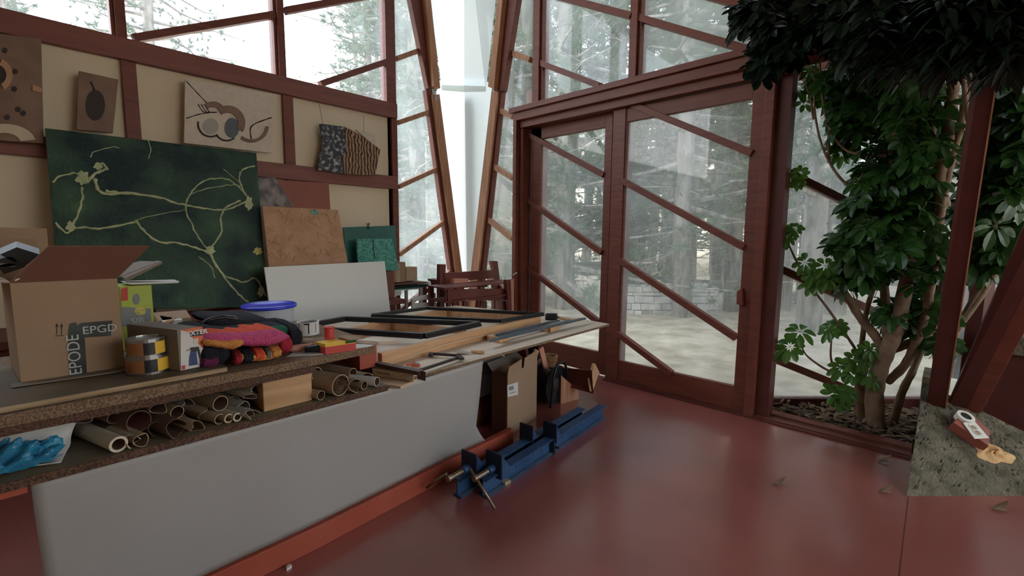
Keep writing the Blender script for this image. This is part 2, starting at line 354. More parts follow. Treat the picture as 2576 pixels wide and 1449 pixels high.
sb.grid(soilf, 30, 30); tag(sb.build('soil', 'soil', smooth=True), 'dark soil in the triangular planting bed by the window', 'soil', kind='stuff')
t = MB(); t.box(XD+.06, XD+.16, .085, 1.0, -.05, .03); tag(t.build('trim_5', 'redwood_y', bevel=.004), kind='structure')
# concrete buttress: triangular wedge with a sloping face
K = .587/math.sqrt(2)
def ramp(px, py, off=0): return at(px, py, pl=((K, K, -1), K*3.387+off))
rampn = V((-K, -K, 1)).normalized()
cb = MB(); P0, P1, P2 = V((3.317, .07, 0)), V((4.35, -.963, 0)), V((4.35, .07, 0)); top = V((4.35, .07, K*(4.42-3.387)))
def rf(u, v):
    a = P0.lerp(P1, u); b = top; p = a.lerp(b, v); 
    q_ = abs(math.sin(p.z*38)); return p+rampn*(-.008*(q_ < .12)+.004*(random.random()-.5)-.010*(random.random() < .03))*(0 if v > .99 else 1)
cb.grid(rf, 90, 60); cb.add([P0, P1, P2, top], [(0, 2, 3), (1, 3, 2)])
CB = tag(cb.build('concrete_buttress', 'concrete'), 'rough board-marked concrete buttress sloping up to the red columns', 'concrete buttress')
t = MB(); tp = at(2323, 968, y=.07); 
t.box(4.352, 4.7, -.06, .08, 0, .47); t.build('upstand', 'concrete', CB)
# walls behind the camera, the right one with an unseen window added for fill light
t = MB(); t.box(-4.2, -4, -4.2, 4.66, -.1, 5.3); tag(t.build('wall_back', 'cream'), kind='structure')
t = MB(); t.box(-4, 1.2, -4.2, -4, -.1, 5.3); t.box(1.2, 9, -4.2, -4, -.1, .8); t.box(1.2, 9, -4.2, -4, 3.9, 5.3); tag(t.build('wall_right', 'cream'), kind='structure')
wn = struct('fill_window'); t = MB(); t.box(1.2, 9, -4.1, -4.094, .8, 3.9); t.build('pane', 'glass', wn)
for k in range(7): t = MB(); t.box(1.2+k*1.28, 1.28+k*1.28, -4.18, -4.02, .8, 3.9); t.build('mullion', 'redwood', wn)
t = MB(); a, b = at(1320, 600, x=4.55), at(1358, 600, x=4.55); t.box(4.55, 4.62, b.y, a.y, -.12, 3.3); tag(t.build('outdoor_post', 'redwood'), 'wine red board post outside behind the left door leaf', 'post')
# ------------------------------------------------------------------ outdoors
g = MB(); 
def gf(u, v):
    x, y = -30+u*110, -30+v*110; d = max(0, max(x-8, y-8))
    return (x, y, -.12+.012*d + .08*math.sin(x*.7)*math.sin(y*.6)*(1 if (x > 9 or y > 9) else 0))
g.grid(gf, 70, 70)
me_ground = g.build('ground', 'ground', smooth=True); me_ground['kind'] = 'structure'
def gz(x, y): 
    d = max(0, max(x-8, y-8)); return -.12+.012*d
def trunk_pts(h, lean, rnd):
    return [V((lean[0]*t*t+rnd.uniform(-.04, .04), lean[1]*t*t+rnd.uniform(-.04, .04), h*t)) for t in [i/7 for i in range(8)]]
def make_pine(seed, h, r, z0, nb, ntuft, spread, nl):
    rnd = random.Random(seed)
    root = bpy.data.objects.new('pine_tree', None); col.objects.link(root)
    pts = trunk_pts(h, (rnd.uniform(-.5, .5), rnd.uniform(-.5, .5)), rnd)
    t = MB(); t.tube(pts, [r*(1.15-.9*i/7) for i in range(8)], 10); 
    f = MB(); br = MB()
    for k in range(nb):
        z = z0+(h-z0)*(k/nb)**1.1; i = min(6, int(z/h*7)); base = pts[i].lerp(pts[i+1], z/h*7-i)
        a = rnd.uniform(0, 6.283); L = spread*(1-.75*(z-z0)/(h-z0))*rnd.uniform(.6, 1.15); rise = rnd.uniform(-.35, .15)
        d = V((math.cos(a), math.sin(a), 0)); bp = []
        for j in range(5):
            s = j/4; bp.append(base+d*L*s+V((rnd.uniform(-.08, .08)*j, rnd.uniform(-.08, .08)*j, L*(rise*s+.12*s*s))))
        br.tube(bp, [.035*(1-.8*j/4)*(1+L/4) for j in range(5)], 5, cap=False)
        for q in range(ntuft):
            s = rnd.uniform(.25, 1)*4; i2 = min(3, int(s)); c = bp[i2].lerp(bp[i2+1], s-i2)
            off = V((rnd.gauss(0, .22), rnd.gauss(0, .22), rnd.gauss(0, .14)))*(.5+L/4); c2 = c+off
            br.tube([c, c2], [.008, .004], 3, cap=False)
            for n_ in range(nl):
                dd = V((rnd.gauss(0, 1), rnd.gauss(0, 1), rnd.gauss(.35, .8))).normalized(); ln = rnd.uniform(.12, .24)
                sd = dd.orthogonal().normalized()*.012; f.add([c2-sd, c2+sd, c2+dd*ln], [(0, 1, 2)])
    # dead twigs low on the trunk
    for k in range(14):
        z = rnd.uniform(.8, max(z0, 3)); i = min(6, int(z/h*7)); base = pts[i].lerp(pts[i+1], z/h*7-i); a = rnd.uniform(0, 6.283)
        L = rnd.uniform(.5, 1.6); d = V((math.cos(a), math.sin(a), rnd.uniform(-.2, .3)))
        m_ = base+d*L*.5+V((0, 0, rnd.uniform(-.1, .1))); br.tube([base, m_, m_+d*L*.5+V((rnd.uniform(-.2, .2), rnd.uniform(-.2, .2), rnd.uniform(-.2, .2)))], [.016, .01, .004], 4, cap=False)
    t.build('trunk', 'bark', root, smooth=True); br.build('branches', 'bark', root); f.build('foliage', 'needle', root)
    return root
PINES = [make_pine(1, 13, .22, .7, 110, 14, 3.2, 20), make_pine(2, 15, .20, 2.6, 90, 14, 3.0, 20), make_pine(3, 16, .17, 6.0, 46, 8, 2.2, 14), make_pine(4, 10, .14, .5, 64, 9, 2.6, 16)]
KW = ['broad pine with needles down to the ground', 'tall pine with high boughs', 'slender bare-trunked pine', 'small bushy pine']
rnd = random.Random(11)
def dirpt(px, d):   # ground position at distance d in the direction of a photo column
    r = ray(px, 595); r.z = 0; r.normalize(); p = CAM+r*d; return p.x, p.y
placed = {0: 0, 1: 0, 2: 0, 3: 0}
def pine(kind, x, y, s, label, group, rot=None):
    o = PINES[kind]
    if placed[kind]: o = copy_tree(o)
    placed[kind] = 1
    o.location = (x, y, gz(x, y)-.05); o.scale = (s, s, s); o.rotation_euler.z = rot if rot is not None else rnd.uniform(0, 6.28)
    tag(o, label, 'tree', group)
near = [(1600, 13.0, 2, 1.5, 'thick pale pine trunk behind the left end of the low stone wall'), (1262, 10.5, 2, 1.35, 'pine trunk seen between the corner frames and the door jamb'),
        (1685, 15.5, 2, 1.0, 'slim pine right of the thick trunk behind the stone wall'), (1738, 16, 2, 1.15, 'pine standing just past the middle of the stone wall'),
        (1812, 14, 2, 1.1, 'pine beside the right end of the stone wall'), (1838, 15, 2, 1.3, 'pine with a small white notice near its foot'), (1968, 11, 2, 1.3, 'pine close behind the red post right of the sliding door'),
        (2040, 12, 2, 1.1, 'light-barked leaning pine beyond the planting bed'), (2110, 11, 2, 1.2, 'pine half hidden behind the indoor tree'),
        (1420, 10.0, 0, 1.0, 'bushy pine filling the panes of the left door leaf'), (1540, 11.0, 0, 1.05, 'broad pine behind the post between the door leaves'), (1720, 9.5, 1, .85, 'pine whose boughs hang across the upper door glass'),
        (1330, 12, 0, 1.1, 'broad pine beside the door jamb outside'), (1050, 11.5, 0, .9, 'bushy pine seen through the panes left of the milky corner'), (990, 12.5, 0, 1.0, 'broad pine behind the wall post at the left glazing'),
        (1850, 10.5, 1, .8, 'pine with high boughs over the top right of the door'), (2050, 9, 1, .85, 'pine near the slanting window'), (400, 17, 1, .95, 'faint pine behind the clerestory at left'), (40, 12, 1, .9, 'pine at the far left of the clerestory')]
for px, d, k, s, lab in near:
    x, y = dirpt(px, d); pine(k, x, y, s, lab, None)
n_ = 0
for row, (d0, d1, cnt) in enumerate(((18, 24, 26), (24, 33, 30), (33, 46, 30))):
    for i in range(cnt):
        px = 900+1650*(i+rnd.random())/cnt; d = rnd.uniform(d0, d1); x, y = dirpt(px, d)
        if row == 0 and 1860 < px < 1900: continue
        k = rnd.choice((1, 2, 2, 3, 0) if row else (2, 2, 1)); pine(k, x, y, rnd.uniform(.85, 1.2), ['pine in the front rank of the wood behind the clearing', 'pine in the middle of the wood behind the clearing', 'distant pine at the back of the wood'][row], ['front rank of pines', 'middle pines of the wood', 'back pines of the wood'][row])
for i in range(8):
    x, y = dirpt(2600+i*60, 9+rnd.random()*8); pine(1 if i % 2 else 0, x, y, 1, 'pine outside beyond the red columns', 'pines to the right')
# stacked stone walls
def stonewall(px0, px1, pyb, pyt, label, seed, th=.5):
    rs = random.Random(seed); a, b = at(px0, pyb, z=-.12), at(px1, pyb, z=-.12); d = (b-a); L = d.length; d.normalize(); n = V((-d.y, d.x, 0))
    if n.dot(a-CAM) < 0: n = -n
    h = (at(px0, pyt, pl=(n, n.dot(a))).z+.12); t = MB(); z = 0
    while z < h:
        hh = rs.uniform(.07, .16); x = 0
        while x < L:
            l = rs.uniform(.12, .60); l = min(l, L-x+.05); o = rs.uniform(-.03, .03)
            for row in (0, 1):
                c = a+d*(x+l/2)+n*(th*.25+row*th*.5+o)+V((0, 0, z+hh/2)); jz = rs.uniform(-.04, .04)
                t.obox(c, (d+V((0, 0, jz*1.6)))*(l/2-.004), n*(th*.24), V((0, 0, 1))*(hh/2-.005))
            x += l
        z += hh
    return tag(t.build('stone_wall', 'stone', bevel=.012), label, 'stone wall')
stonewall(1548, 1800, 792, 727, 'low dry-stone wall in the clearing seen through the sliding door', 3)
stonewall(1900, 2100, 778, 735, 'low dry-stone wall beyond the slanting window', 5)
stonewall(985, 1135, 735, 655, 'pale dry-stone wall outside left of the milky corner', 6, .7)
x, y = dirpt(1828, 14.5); p = at(1828, 709, pl=((ray(1828, 595)).normalized().to_tuple(), 13.4))
t = MB(); r = ray(1828, 709).normalized(); sd = r.cross(V((0, 0, 1))).normalized(); t.obox(p, sd*.08, V((0, 0, .04)), r*.005); mat('white', (.75, .74, .70), None, rough=.6)
tag(t.build('notice', 'white'), 'small white notice on a trunk in the wood', 'sign')
# ------------------------------------------------------------------ materials for the furniture and clutter
mat('shelfboard', (.17, .14, .085), (.21, .175, .11), 12, .7)
mat('particle', (.13, .08, .048), (.28, .185, .11), 150, .8, .5, lo=.4, hi=.62)
mat('particle_dark', (.07, .035, .024), (.17, .095, .055), 120, .85, .7, lo=.4, hi=.65)
mat('ply', (.52, .36, .22), (.62, .45, .29), 4, .55, .05, (.5, 6, 6))
mat('ply_pale', (.58, .48, .37), (.66, .56, .45), 3, .5, .03, (.5, 5, 5))
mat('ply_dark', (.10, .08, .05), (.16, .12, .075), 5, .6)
mat('ply_edge', (.25, .16, .09), (.45, .33, .2), 90, .8, 0, (.05, .05, 1))
mat('pine', (.46, .24, .12), (.60, .36, .19), 3, .5, .08, (.6, 7, 7))
mat('pinez', (.46, .24, .12), (.58, .34, .18), 3, .5, .08, (7, 7, .6))
mat('block', (.40, .22, .10), (.56, .35, .18), 2.4, .6, .1, (.8, 6, 9), kind='noise')
mat('orange', (.34, .065, .035), (.38, .08, .045), 4, .55)
mat('clampblue_shaded', (.010, .020, .042), (.016, .028, .055), 8, .5)  # clamp blue darkened: shade on the jaw plates painted into the colour
mat('plastic_sheet', (.42, .40, .375), (.46, .44, .415), 1.5, .42, 0, trans=.18, spec=.5)
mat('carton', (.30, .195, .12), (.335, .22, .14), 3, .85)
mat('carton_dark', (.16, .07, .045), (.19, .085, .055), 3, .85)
mat('carton_grey', (.20, .165, .13), None, rough=.8)
mat('kraft', (.36, .26, .165), (.46, .345, .23), 5, .8)
mat('kraft_dark', (.13, .075, .05), (.19, .115, .075), 5, .8)
mat('kraft_red', (.16, .05, .04), (.2, .07, .05), 5, .8)
mat('paper', (.62, .60, .57), None, rough=.8)
mat('paper_cream', (.55, .47, .35), (.62, .54, .41), 6, .8)
mat('paper_violet', (.42, .38, .46), None, rough=.8)
mat('bluefoil', (.015, .12, .24), (.03, .25, .42), 14, .35, .9)
mat('whitegrey', (.66, .69, .66), (.72, .74, .71), 1.2, .4)
mat('tape', (.03, .035, .035), (.06, .075, .07), 12, .3)
mat('chalk', (.45, .48, .46), None, rough=.6)
mat('ink', (.03, .02, .02), None, rough=.7)
mat('greenbox', (.36, .42, .05), (.42, .48, .08), 3, .5)
mat('yellow', (.70, .42, .04), None, rough=.5)
mat('brown', (.22, .09, .03), None, rough=.5)
mat('redlabel', (.50, .05, .04), None, rough=.5)
mat('orangelabel', (.62, .13, .05), None, rough=.5)
mat('blue', (.02, .045, .13), (.03, .06, .17), 8, .5)
mat('bluelid', (.03, .05, .55), None, rough=.25)
mat('tub', (.62, .63, .66), None, rough=.3, trans=.3)
mat('grey', (.20, .21, .21), None, rough=.5)
mat('clampblue', (.018, .055, .135), (.03, .08, .18), 9, .45, .05)
mat('dustblue', (.07, .11, .16), (.13, .17, .2), 9, .8)
mat('brass', (.24, .18, .12), None, rough=.4, metal=.8)
mat('darkwood', (.06, .03, .022), (.10, .05, .035), 5, .45, .05, (1, 6, 6))
mat('slate', (.05, .07, .085), (.08, .105, .125), 6, .45)
mat('furnred', (.13, .030, .022), (.16, .038, .028), 5, .5)
mat('furnred_pale', (.60, .28, .20), None, rough=.6)
mat('teal_dark', (.02, .11, .09), (.04, .16, .13), 2, .3)
mat('teal', (.02, .20, .16), (.14, .42, .35), 50, .5, .8, kind='noise')
mat('tan_relief', (.42, .24, .14), (.52, .31, .19), 9, .75, .35)
mat('white_relief', (.60, .52, .43), (.66, .58, .49), 30, .8, .1)
mat('grey_relief', (.38, .36, .31), None, rough=.8)
mat('relief_brown', (.19, .115, .085), (.25, .16, .12), 6, .7)  # brown of the relief panels, rings and hook
mat('leatherdark', (.028, .02, .018), None, rough=.6)
mat('zebra', (.05, .025, .015), (.42, .25, .14), 9, .5, .5, (1, 1, 1), kind='wave', lo=.42, hi=.6)
mat('slatewhite', (.03, .035, .045), (.45, .46, .48), 22, .5, .5, lo=.5, hi=.66)
mat('green_paint', (.008, .028, .03), (.045, .10, .06), 3.2, .5, .5, lo=.38, hi=.66, detail=10, c3=(.10, .20, .08), bscale=40, spec=.25)
mat('limeline', (.50, .53, .30), (.36, .42, .24), 14, .6)
mat('goldfleck', (.7, .55, .12), (.3, .3, .1), 60, .5)
mat('greypurple', (.10, .09, .10), (.32, .28, .26), 12, .6, .4)
mat('wicker', (.50, .33, .15), (.3, .17, .07), 60, .7, .6)
mat('clearplastic', (.5, .53, .6), (.6, .6, .65), 12, .2, .5, trans=.4)
mat('cratelight', (.30, .36, .42), None, rough=.4)
for n_, c_ in dict(w_green=(.01, .08, .045), w_black=(.008, .009, .014), w_plum=(.10, .01, .05), w_orange=(.55, .07, .025), w_pink=(.42, .06, .15), w_gold=(.48, .20, .05), w_red=(.28, .015, .03), w_grey=(.10, .13, .11)).items():
    mat(n_, c_, tuple(min(1, k*1.35) for k in c_), 90, .95, .6)
X1, Y1, Z1 = V((1, 0, 0)), V((0, 1, 0)), V((0, 0, 1))
# ------------------------------------------------------------------ bench: shelf, deck, dividers
def zat(p, y): return at(*p, y=y).z
YS = 1.92
zs0, zs1 = zat((975, 983), YS), zat((975, 969), YS)
xsR = at(975, 975, y=YS).x
bench = empty('storage_bench', (0, 2.2, 0), label='low workbench of particle board with an open shelf of paper rolls beneath', cat='workbench')
bench.location = (0, 0, 0)
t = MB(); t.use('shelfboard').box(-1.6, xsR, YS+.003, 2.75, zs0, zs1); t.use('particle_dark').box(-1.6, xsR+.002, YS, YS+.003, zs0, zs1); t.build('shelf', None, bench, bevel=0)
zd1, zd0 = zat((950, 868), YS+.03), zat((950, 886), YS+.03)
xdR = at(950, 875, y=YS+.03).x+.035
t = MB(); t.hexa([(-1.6, YS-.02, zd0), (.75, YS+.01, zd0), (xdR-.05, YS+.03, zd0), (xdR, YS+.16, zd0), (xdR-.02, 2.85, zd0), (-1.6, 2.85, zd0)], (0, 0, zd1-zd0)); t.build('deck', 'particle', bench, bevel=.002)
t = MB(); t.box(-1.6, .80, YS+.005, YS+.045, zd0-.028, zd0-.001); t.build('edge_batten', 'particle_dark', bench, bevel=.003)
bx0, bx1 = at(661, 980, y=YS+.05).x, at(785, 980, y=YS+.05).x
t = MB(); t.box(bx0, bx1, YS+.05, YS+.5, zs1+.001, zd0-.001); t.build('divider', 'block', bench, bevel=.003)
ox0, ox1 = at(905, 920, y=YS+.28).x, at(949, 920, y=YS+.28).x
t = MB(); t.box(at(905, 920, y=2.15).x, at(949, 920, y=2.15).x, 2.15, 2.7, zs1+.03, zd0-.002); t.build('end_block', 'orange', bench, bevel=.003)
t = MB(); t.box(at(828, 920, y=2.2).x, at(908, 920, y=2.2).x, 2.2, 2.24, zs1+.10, zd0-.002); t.build('cross_rail', 'furnred', bench)
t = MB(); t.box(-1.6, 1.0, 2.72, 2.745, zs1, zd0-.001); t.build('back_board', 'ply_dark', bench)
t = MB(); t.box(-1.6, -.07, YS+.03, YS+.07, zs0-.03, zs0-.002); t.build('rail', 'orange', bench)
for x in (-1.4, 1.0):
    t = MB(); t.box(x, x+.07, 2.4, 2.47, 0, zs0); t.build('leg', 'redwood', bench)
# plywood lying on the left of the deck
zp = zd1+.001
pw = MB(); pt = [at(-60, 1036, z=zp+.018), at(571, 923, z=zp+.018), at(660, 905, z=zp+.018)]
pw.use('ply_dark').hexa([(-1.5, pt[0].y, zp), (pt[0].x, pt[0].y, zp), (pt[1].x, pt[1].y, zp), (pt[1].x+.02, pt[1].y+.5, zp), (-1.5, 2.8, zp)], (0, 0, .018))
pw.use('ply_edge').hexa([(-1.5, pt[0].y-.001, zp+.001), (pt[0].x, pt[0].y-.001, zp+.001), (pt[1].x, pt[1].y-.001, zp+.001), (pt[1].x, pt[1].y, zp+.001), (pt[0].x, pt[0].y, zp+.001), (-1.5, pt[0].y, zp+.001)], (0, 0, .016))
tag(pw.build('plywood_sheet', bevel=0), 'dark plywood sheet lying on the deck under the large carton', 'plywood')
zq = zp+.019
# long red floor board and plastic sheet
A, B = at(400, 1524, z=.11), at(1292, 1079, z=.11)
A = V((-.6, 1.97, .11)); 
b_ = MB(); q = [V((A.x, A.y, 0)), V((at(800, 1324, z=.11).x, at(800, 1324, z=.11).y, 0)), V((B.x, B.y, 0))]
b_.hexa([q[0], q[1], q[2], q[2]+V((0, .045, 0)), q[1]+V((0, .045, 0)), q[0]+V((0, .045, 0))], (0, 0, .11))
tag(b_.build('floor_board', 'orange', bevel=.003), 'long red board on edge on the floor under the grey plastic sheet', 'board')
T0, T1 = at(75, 1236, y=YS+.02), at(1215, 905, y=2.0)
def sheetf(u, v):
    topx = -.062+(T1.x+.062)*u; ty = YS+.075+(.012)*u; tz = zs0-.001 if topx < xsR+.05 else zs0+.00
    k = min(1, max(0, (topx-xsR)/(T1.x-xsR))); tz = zs0-.004+(T1.z-zs0)*k
    if topx < xsR: ty = YS+.035
    else: ty = YS+.035+(T1.y-YS-.035)*k
    bx = topx+.02+.14*u; f = q[0].lerp(q[1], min(1, (bx-q[0].x)/(q[1].x-q[0].x))) if bx < q[1].x else q[1].lerp(q[2], (bx-q[1].x)/(q[2].x-q[1].x))
    by = f.y+.022; bz = .112
    p = V((topx, ty, tz)).lerp(V((topx+.0+.02*v+.10*u*max(0, v-.75)/.25*(u > .97), by, bz)), v)
    p.y += -.02*math.sin(v*3.14)*(.4+.3*math.sin(u*9)) ; return p
t = MB(); t.grid(sheetf, 60, 20)
tag(t.build('plastic_sheet', 'plastic_sheet', smooth=True, solid=.002), 'large grey translucent plastic sheet leaning against the front of the workbench', 'plastic sheet')
# ------------------------------------------------------------------ plywood table to the right
ZT = .735
tab = empty('trestle_table', label='long plywood table top on red trestles beside the sliding door', cat='table')
F0, F1 = at(1080, 945, z=ZT-.018), at(1532, 820, z=ZT-.018)
F0 = F0+(F0-F1).normalized()*.12
BK = at(1440, 798, z=ZT); d0 = (F1-F0).normalized()
bk2 = V((2.95, 3.6, ZT)); 
t = MB(); qq = [F0, F1, V((BK.x, BK.y, ZT-.018)), V((2.95, 3.62, ZT-.018)), V((1.0, 3.62, ZT-.018)), V((1.0, 2.86, ZT-.018)), V((F0.x, 2.86, ZT-.018))]
t.use('ply_pale').hexa(qq, (0, 0, .018)); t.use('particle').hexa([F0-V((0, .0015, -.001)), F1-V((0, .0015, -.001)), F1, F0], (0, 0, .016)); t.build('table_top', None, tab)
def trestle(x, y, dx):
    o = []
    t = MB(); t.bar((x, y-.05, ZT-.075), (x+dx, y+.95, ZT-.075), .06, .11); o.append(('beam', t))
    for (yy) in (y+.05, y+.95):
        for s in (-1, 1):
            t = MB(); t.bar((x+.03*s, yy, ZT-.10), (x+.22*s, yy, .0), .035, .08, (0, 1, 0)); o.append(('leg', t))
    return o
for x, y, dx in ((2.85, 2.62, .05), (1.25, 2.35, 0)):
    for n_, t in trestle(x, y, dx): t.build(n_, 'furnred' if n_ == 'beam' else 'redwood', tab, bevel=.002)
def slabz(px, z, th, m, name, label, cat, bevel=.002, **k):
    t = MB(); t.hexa([at(*p, z=z) for p in px], (0, 0, -th)); return tag(t.build(name, m, bevel=bevel), label, cat, **k)
# scrap plywood and battens at the near end
z = ZT-.03
t = MB(); t.hexa([at(925, 960, z=z), at(1008, 972, z=z), at(1050, 952, z=z), at(1050, 930, z=z), at(950, 925, z=z)], (0, 0, -.014))
tag(t.build('plywood_offcut', 'ply', bevel=.001), 'small plywood offcut poking out beyond the paper rolls', 'plywood')
t = MB(); a, b = at(940, 943, z=z+.002), at(1043, 960, z=z+.002); t.bar(a+V((0, 0, .020)), b+V((0, 0, .020)), .02, .038); PB = tag(t.build('pencilled_board', 'ply', bevel=.001), 'short pale board with pencilled writing under the dark batten', 'board')
dd = (b-a).normalized(); nn = V((dd.y, -dd.x, 0)); nn = nn if nn.y < 0 else -nn
for k in range(2):
    t = MB(); t.tube([a+dd*(.03+.05*k+.005*i)+nn*.0112+V((0, 0, .021+.006*math.sin(i*2.1))) for i in range(9)], .0011, 4); t.build('pencil_writing', 'ink', PB)
t = MB(); a, b = at(945, 915, z=ZT+.03), at(1060, 938, z=ZT+.03); t.bar(a, b, .035, .022); wbn = t; zz = ZT+.004
c_ = b+V((0, 0, -.012)); t.obox(c_, (b-a).normalized()*.012, (0, .02, 0), (0, 0, .024))
tag(t.build('wooden_batten', 'darkwood', bevel=.001), 'dark batten with a blocky end lying across the near end of the plywood table', 'batten')
# curved thin plywood
def curvy(px0, px1, z, amp, wd, th, name, label, m='ply'):
    a, b = at(*px0, z=z), at(*px1, z=z); t = MB(); d = (b-a); n = V((-d.y, d.x, 0)).normalized(); n = n if n.y > 0 else -n; vs = []
    N_ = 24
    for i in range(N_+1):
        s = i/N_; p = a+d*s-n*amp*math.sin(s*math.pi)*0; zz = z+amp*math.sin(s*math.pi)
        for (o, h) in ((0, 0), (wd, 0), (wd, th), (0, th)): vs.append(V((p.x, p.y, zz+h))+n*o)
    fs = [(i*4+j, i*4+(j+1) % 4, (i+1)*4+(j+1) % 4, (i+1)*4+j) for i in range(N_) for j in range(4)]+[(0, 1, 2, 3), (N_*4+3, N_*4+2, N_*4+1, N_*4)]
    t.add(vs, fs); return tag(t.build(name, m, smooth=False), label, 'plywood')
curvy((955, 925), (1290, 836), ZT+.003, .034, .16, .007, 'curved_ply', 'thin warped plywood strip bowing up off the table beside the dark batten')
curvy((950, 906), (1250, 838), ZT+.012, .022, .22, .005, 'curved_ply', 'upper thin warped plywood strip tucked against the timber frame', 'ply_pale')
# timber frame under the black picture frames
ZF = ZT+.001
tf = empty('timber_cradle', label='pale pine timber frame on edge carrying the black picture frames', cat='timber frame')
def barz(p, q_, z0, z1, w, m, name, parent, ext=0):
    a, b = at(*p, z=z1), at(*q_, z=z1); d = (b-a).normalized(); a = a-d*ext; b = b+d*ext; t = MB(); c = V((0, 0, (z0-z1)/2)); t.bar(a+c, b+c, w, z1-z0); return t.build(name, m, parent, bevel=.002)
zf1 = ZF+.075
barz((955, 888), (1356, 792), ZF, zf1, .04, 'pine', 'board', tf)
barz((760, 850), (1120, 776), ZF, zf1, .04, 'pine', 'board', tf)
barz((1120, 775), (1358, 790), ZF, zf1, .03, 'pine', 'board', tf)
barz((930, 800), (1170, 828), ZF, zf1-.004, .03, 'pine', 'board', tf)
def frame(cor, z, w, h, label, m='black', gap=None):
    o = empty('picture_frame', label=label, cat='frame'); c = [at(*p, z=z) for p in cor]
    for i in range(4):
        a, b = c[i], c[(i+1) % 4]; d = (b-a).normalized()
        t = MB(); t.bar(a+V((0, 0, -h/2)), b+V((0, 0, -h/2)), w, h); t.build('rail', m, o, bevel=.002)
        n = V((-d.y, d.x, 0)); t = MB(); t.bar(a+V((0, 0, -h*.8)), b+V((0, 0, -h*.8)), w*1.5, h*.35); t.build('rebate', m, o)
    return o
zfr = zf1+.035
frame([(1073, 771), (1366, 786), (1256, 803), (936, 789)], zfr, .026, .026, 'black picture frame on the timber frame, the one nearer the sliding door')
frame([(867, 796), (1206, 808), (1066, 838), (742, 818)], zfr-.0, .032, .034, 'black picture frame on the timber frame, nearer the white paint can')
# slate-grey metal strips with cut ends
for i, (p, q_) in enumerate((((1245, 843), (1405, 806)), ((1252, 849), (1440, 806)), ((1228, 858), (1472, 801)))):
    zz = ZT+.045; a, b = at(*p, z=zz), at(*q_, z=zz); t = MB(); t.use('slate').bar(a, b, .022, .014); t.use('kraft').bar(a-(b-a).normalized()*.002, a, .018, .01)
    tag(t.build('moulding_strip', None, bevel=.001), ['short slate-grey moulding strip, furthest of the three', 'middle slate-grey moulding strip of the three on the blocks', 'longest slate-grey moulding strip, nearest the table edge'][i], 'moulding', 'slate-grey mouldings on the table')
for p0, lab in (((1258, 862), 'pale wooden block under the mouldings, mid table'), ((1385, 836), 'wooden block under the mouldings near the table edge')):
    a = at(*p0, z=ZT); t = MB(); t.obox(a+V((.03, .05, .02)), (.05, .004, 0), (-.004, .06, 0), (0, 0, .018)); tag(t.build('wooden_block', 'pine', bevel=.002), lab, 'block')
for p0, p1, r_, m_, lab in (((1400, 815), (1462, 800), .006, 'pine', 'thin pale dowel at the far corner of the table'),):
    t = MB(); t.tube([at(*p0, z=ZT+.01), at(*p1, z=ZT+.01)], r_); tag(t.build('dowel', m_), lab, 'dowel')
# mallet
ml = empty('mallet', label='black rubber mallet with pale handle resting on the plywood table', cat='mallet')
a, b = at(1372, 796, z=ZT+.03), at(1402, 797, z=ZT+.03); d = (b-a); t = MB(); t.lathe(a, [(0, 0), (.027, 0), (.03, .008), (.03, d.length-.008), (.027, d.length), (0, d.length)], 20, d); t.build('head', 'black', ml, smooth=True)
t = MB(); t.tube([b-d*.1, at(1435, 806, z=ZT+.012)], [.009, .013]); t.build('handle', 'pine', ml, smooth=True)
# F-clamp, palette knife, orange scraps
fc = empty('bar_clamp', label='black steel bar clamp lying on the near end of the plywood table', cat='clamp')
z = ZT+.02
for p, q_, w_ in (((1055, 932), (1152, 900), .016), ((1080, 889), (1160, 895), .016), ((1150, 893), (1162, 903), .028)):
    t = MB(); t.bar(at(*p, z=z), at(*q_, z=z), w_, .014); t.build('bar' if p[0] == 1055 else 'jaw', 'leatherdark', fc, bevel=.002)
t = MB(); c0 = at(1084, 892, z=z); t.lathe(c0+V((0, 0, -.012)), [(0, 0), (.014, 0), (.014, .02), (0, .02)], 14); t.build('swivel_pad', 'leatherdark', fc)
pk = empty('palette_knife', label='palette knife with wooden handle lying on the plywood table', cat='knife')
t = MB(); t.hexa([at(*p, z=ZT+.012) for p in ((1140, 885), (1160, 881), (1186, 887), (1160, 889))], (0, 0, .002)); t.build('blade', 'steel', pk)
t = MB(); t.tube([at(1185, 885, z=ZT+.012), at(1195, 884.5, z=ZT+.012), at(1212, 886, z=ZT+.012), at(1219, 886, z=ZT+.012)], [.007, .01, .011, .006]); t.build('handle', 'pinez', pk, smooth=True)
for i, (p, s) in enumerate((((1030, 917), .016), ((1044, 913), .014), ((1050, 919), .012), ((1041, 920), .012))):
    c0 = at(*p, z=ZT+.012); t = MB(); pts = [c0+V((math.cos(k*1.1+i)*s, math.sin(k*1.1+i)*s, .004*math.sin(k*2))) for k in range(6)]; t.tube(pts, .0045, 6)
    tag(t.build('ribbon_scrap', 'orangelabel', smooth=True), 'curled orange scrap lying between batten and clamp', 'scrap', 'orange scraps on the table')
c0 = at(1048, 911, z=ZT+.02); t = MB(); t.lathe(c0+V((0, 0, -.018)), [(.0, 0), (.012, 0), (.012, .015), (.006, .02), (0, .02)], 12); tag(t.build('glass_vial', 'clearplastic', smooth=True), 'tiny clear vial standing behind the orange scraps', 'vial')
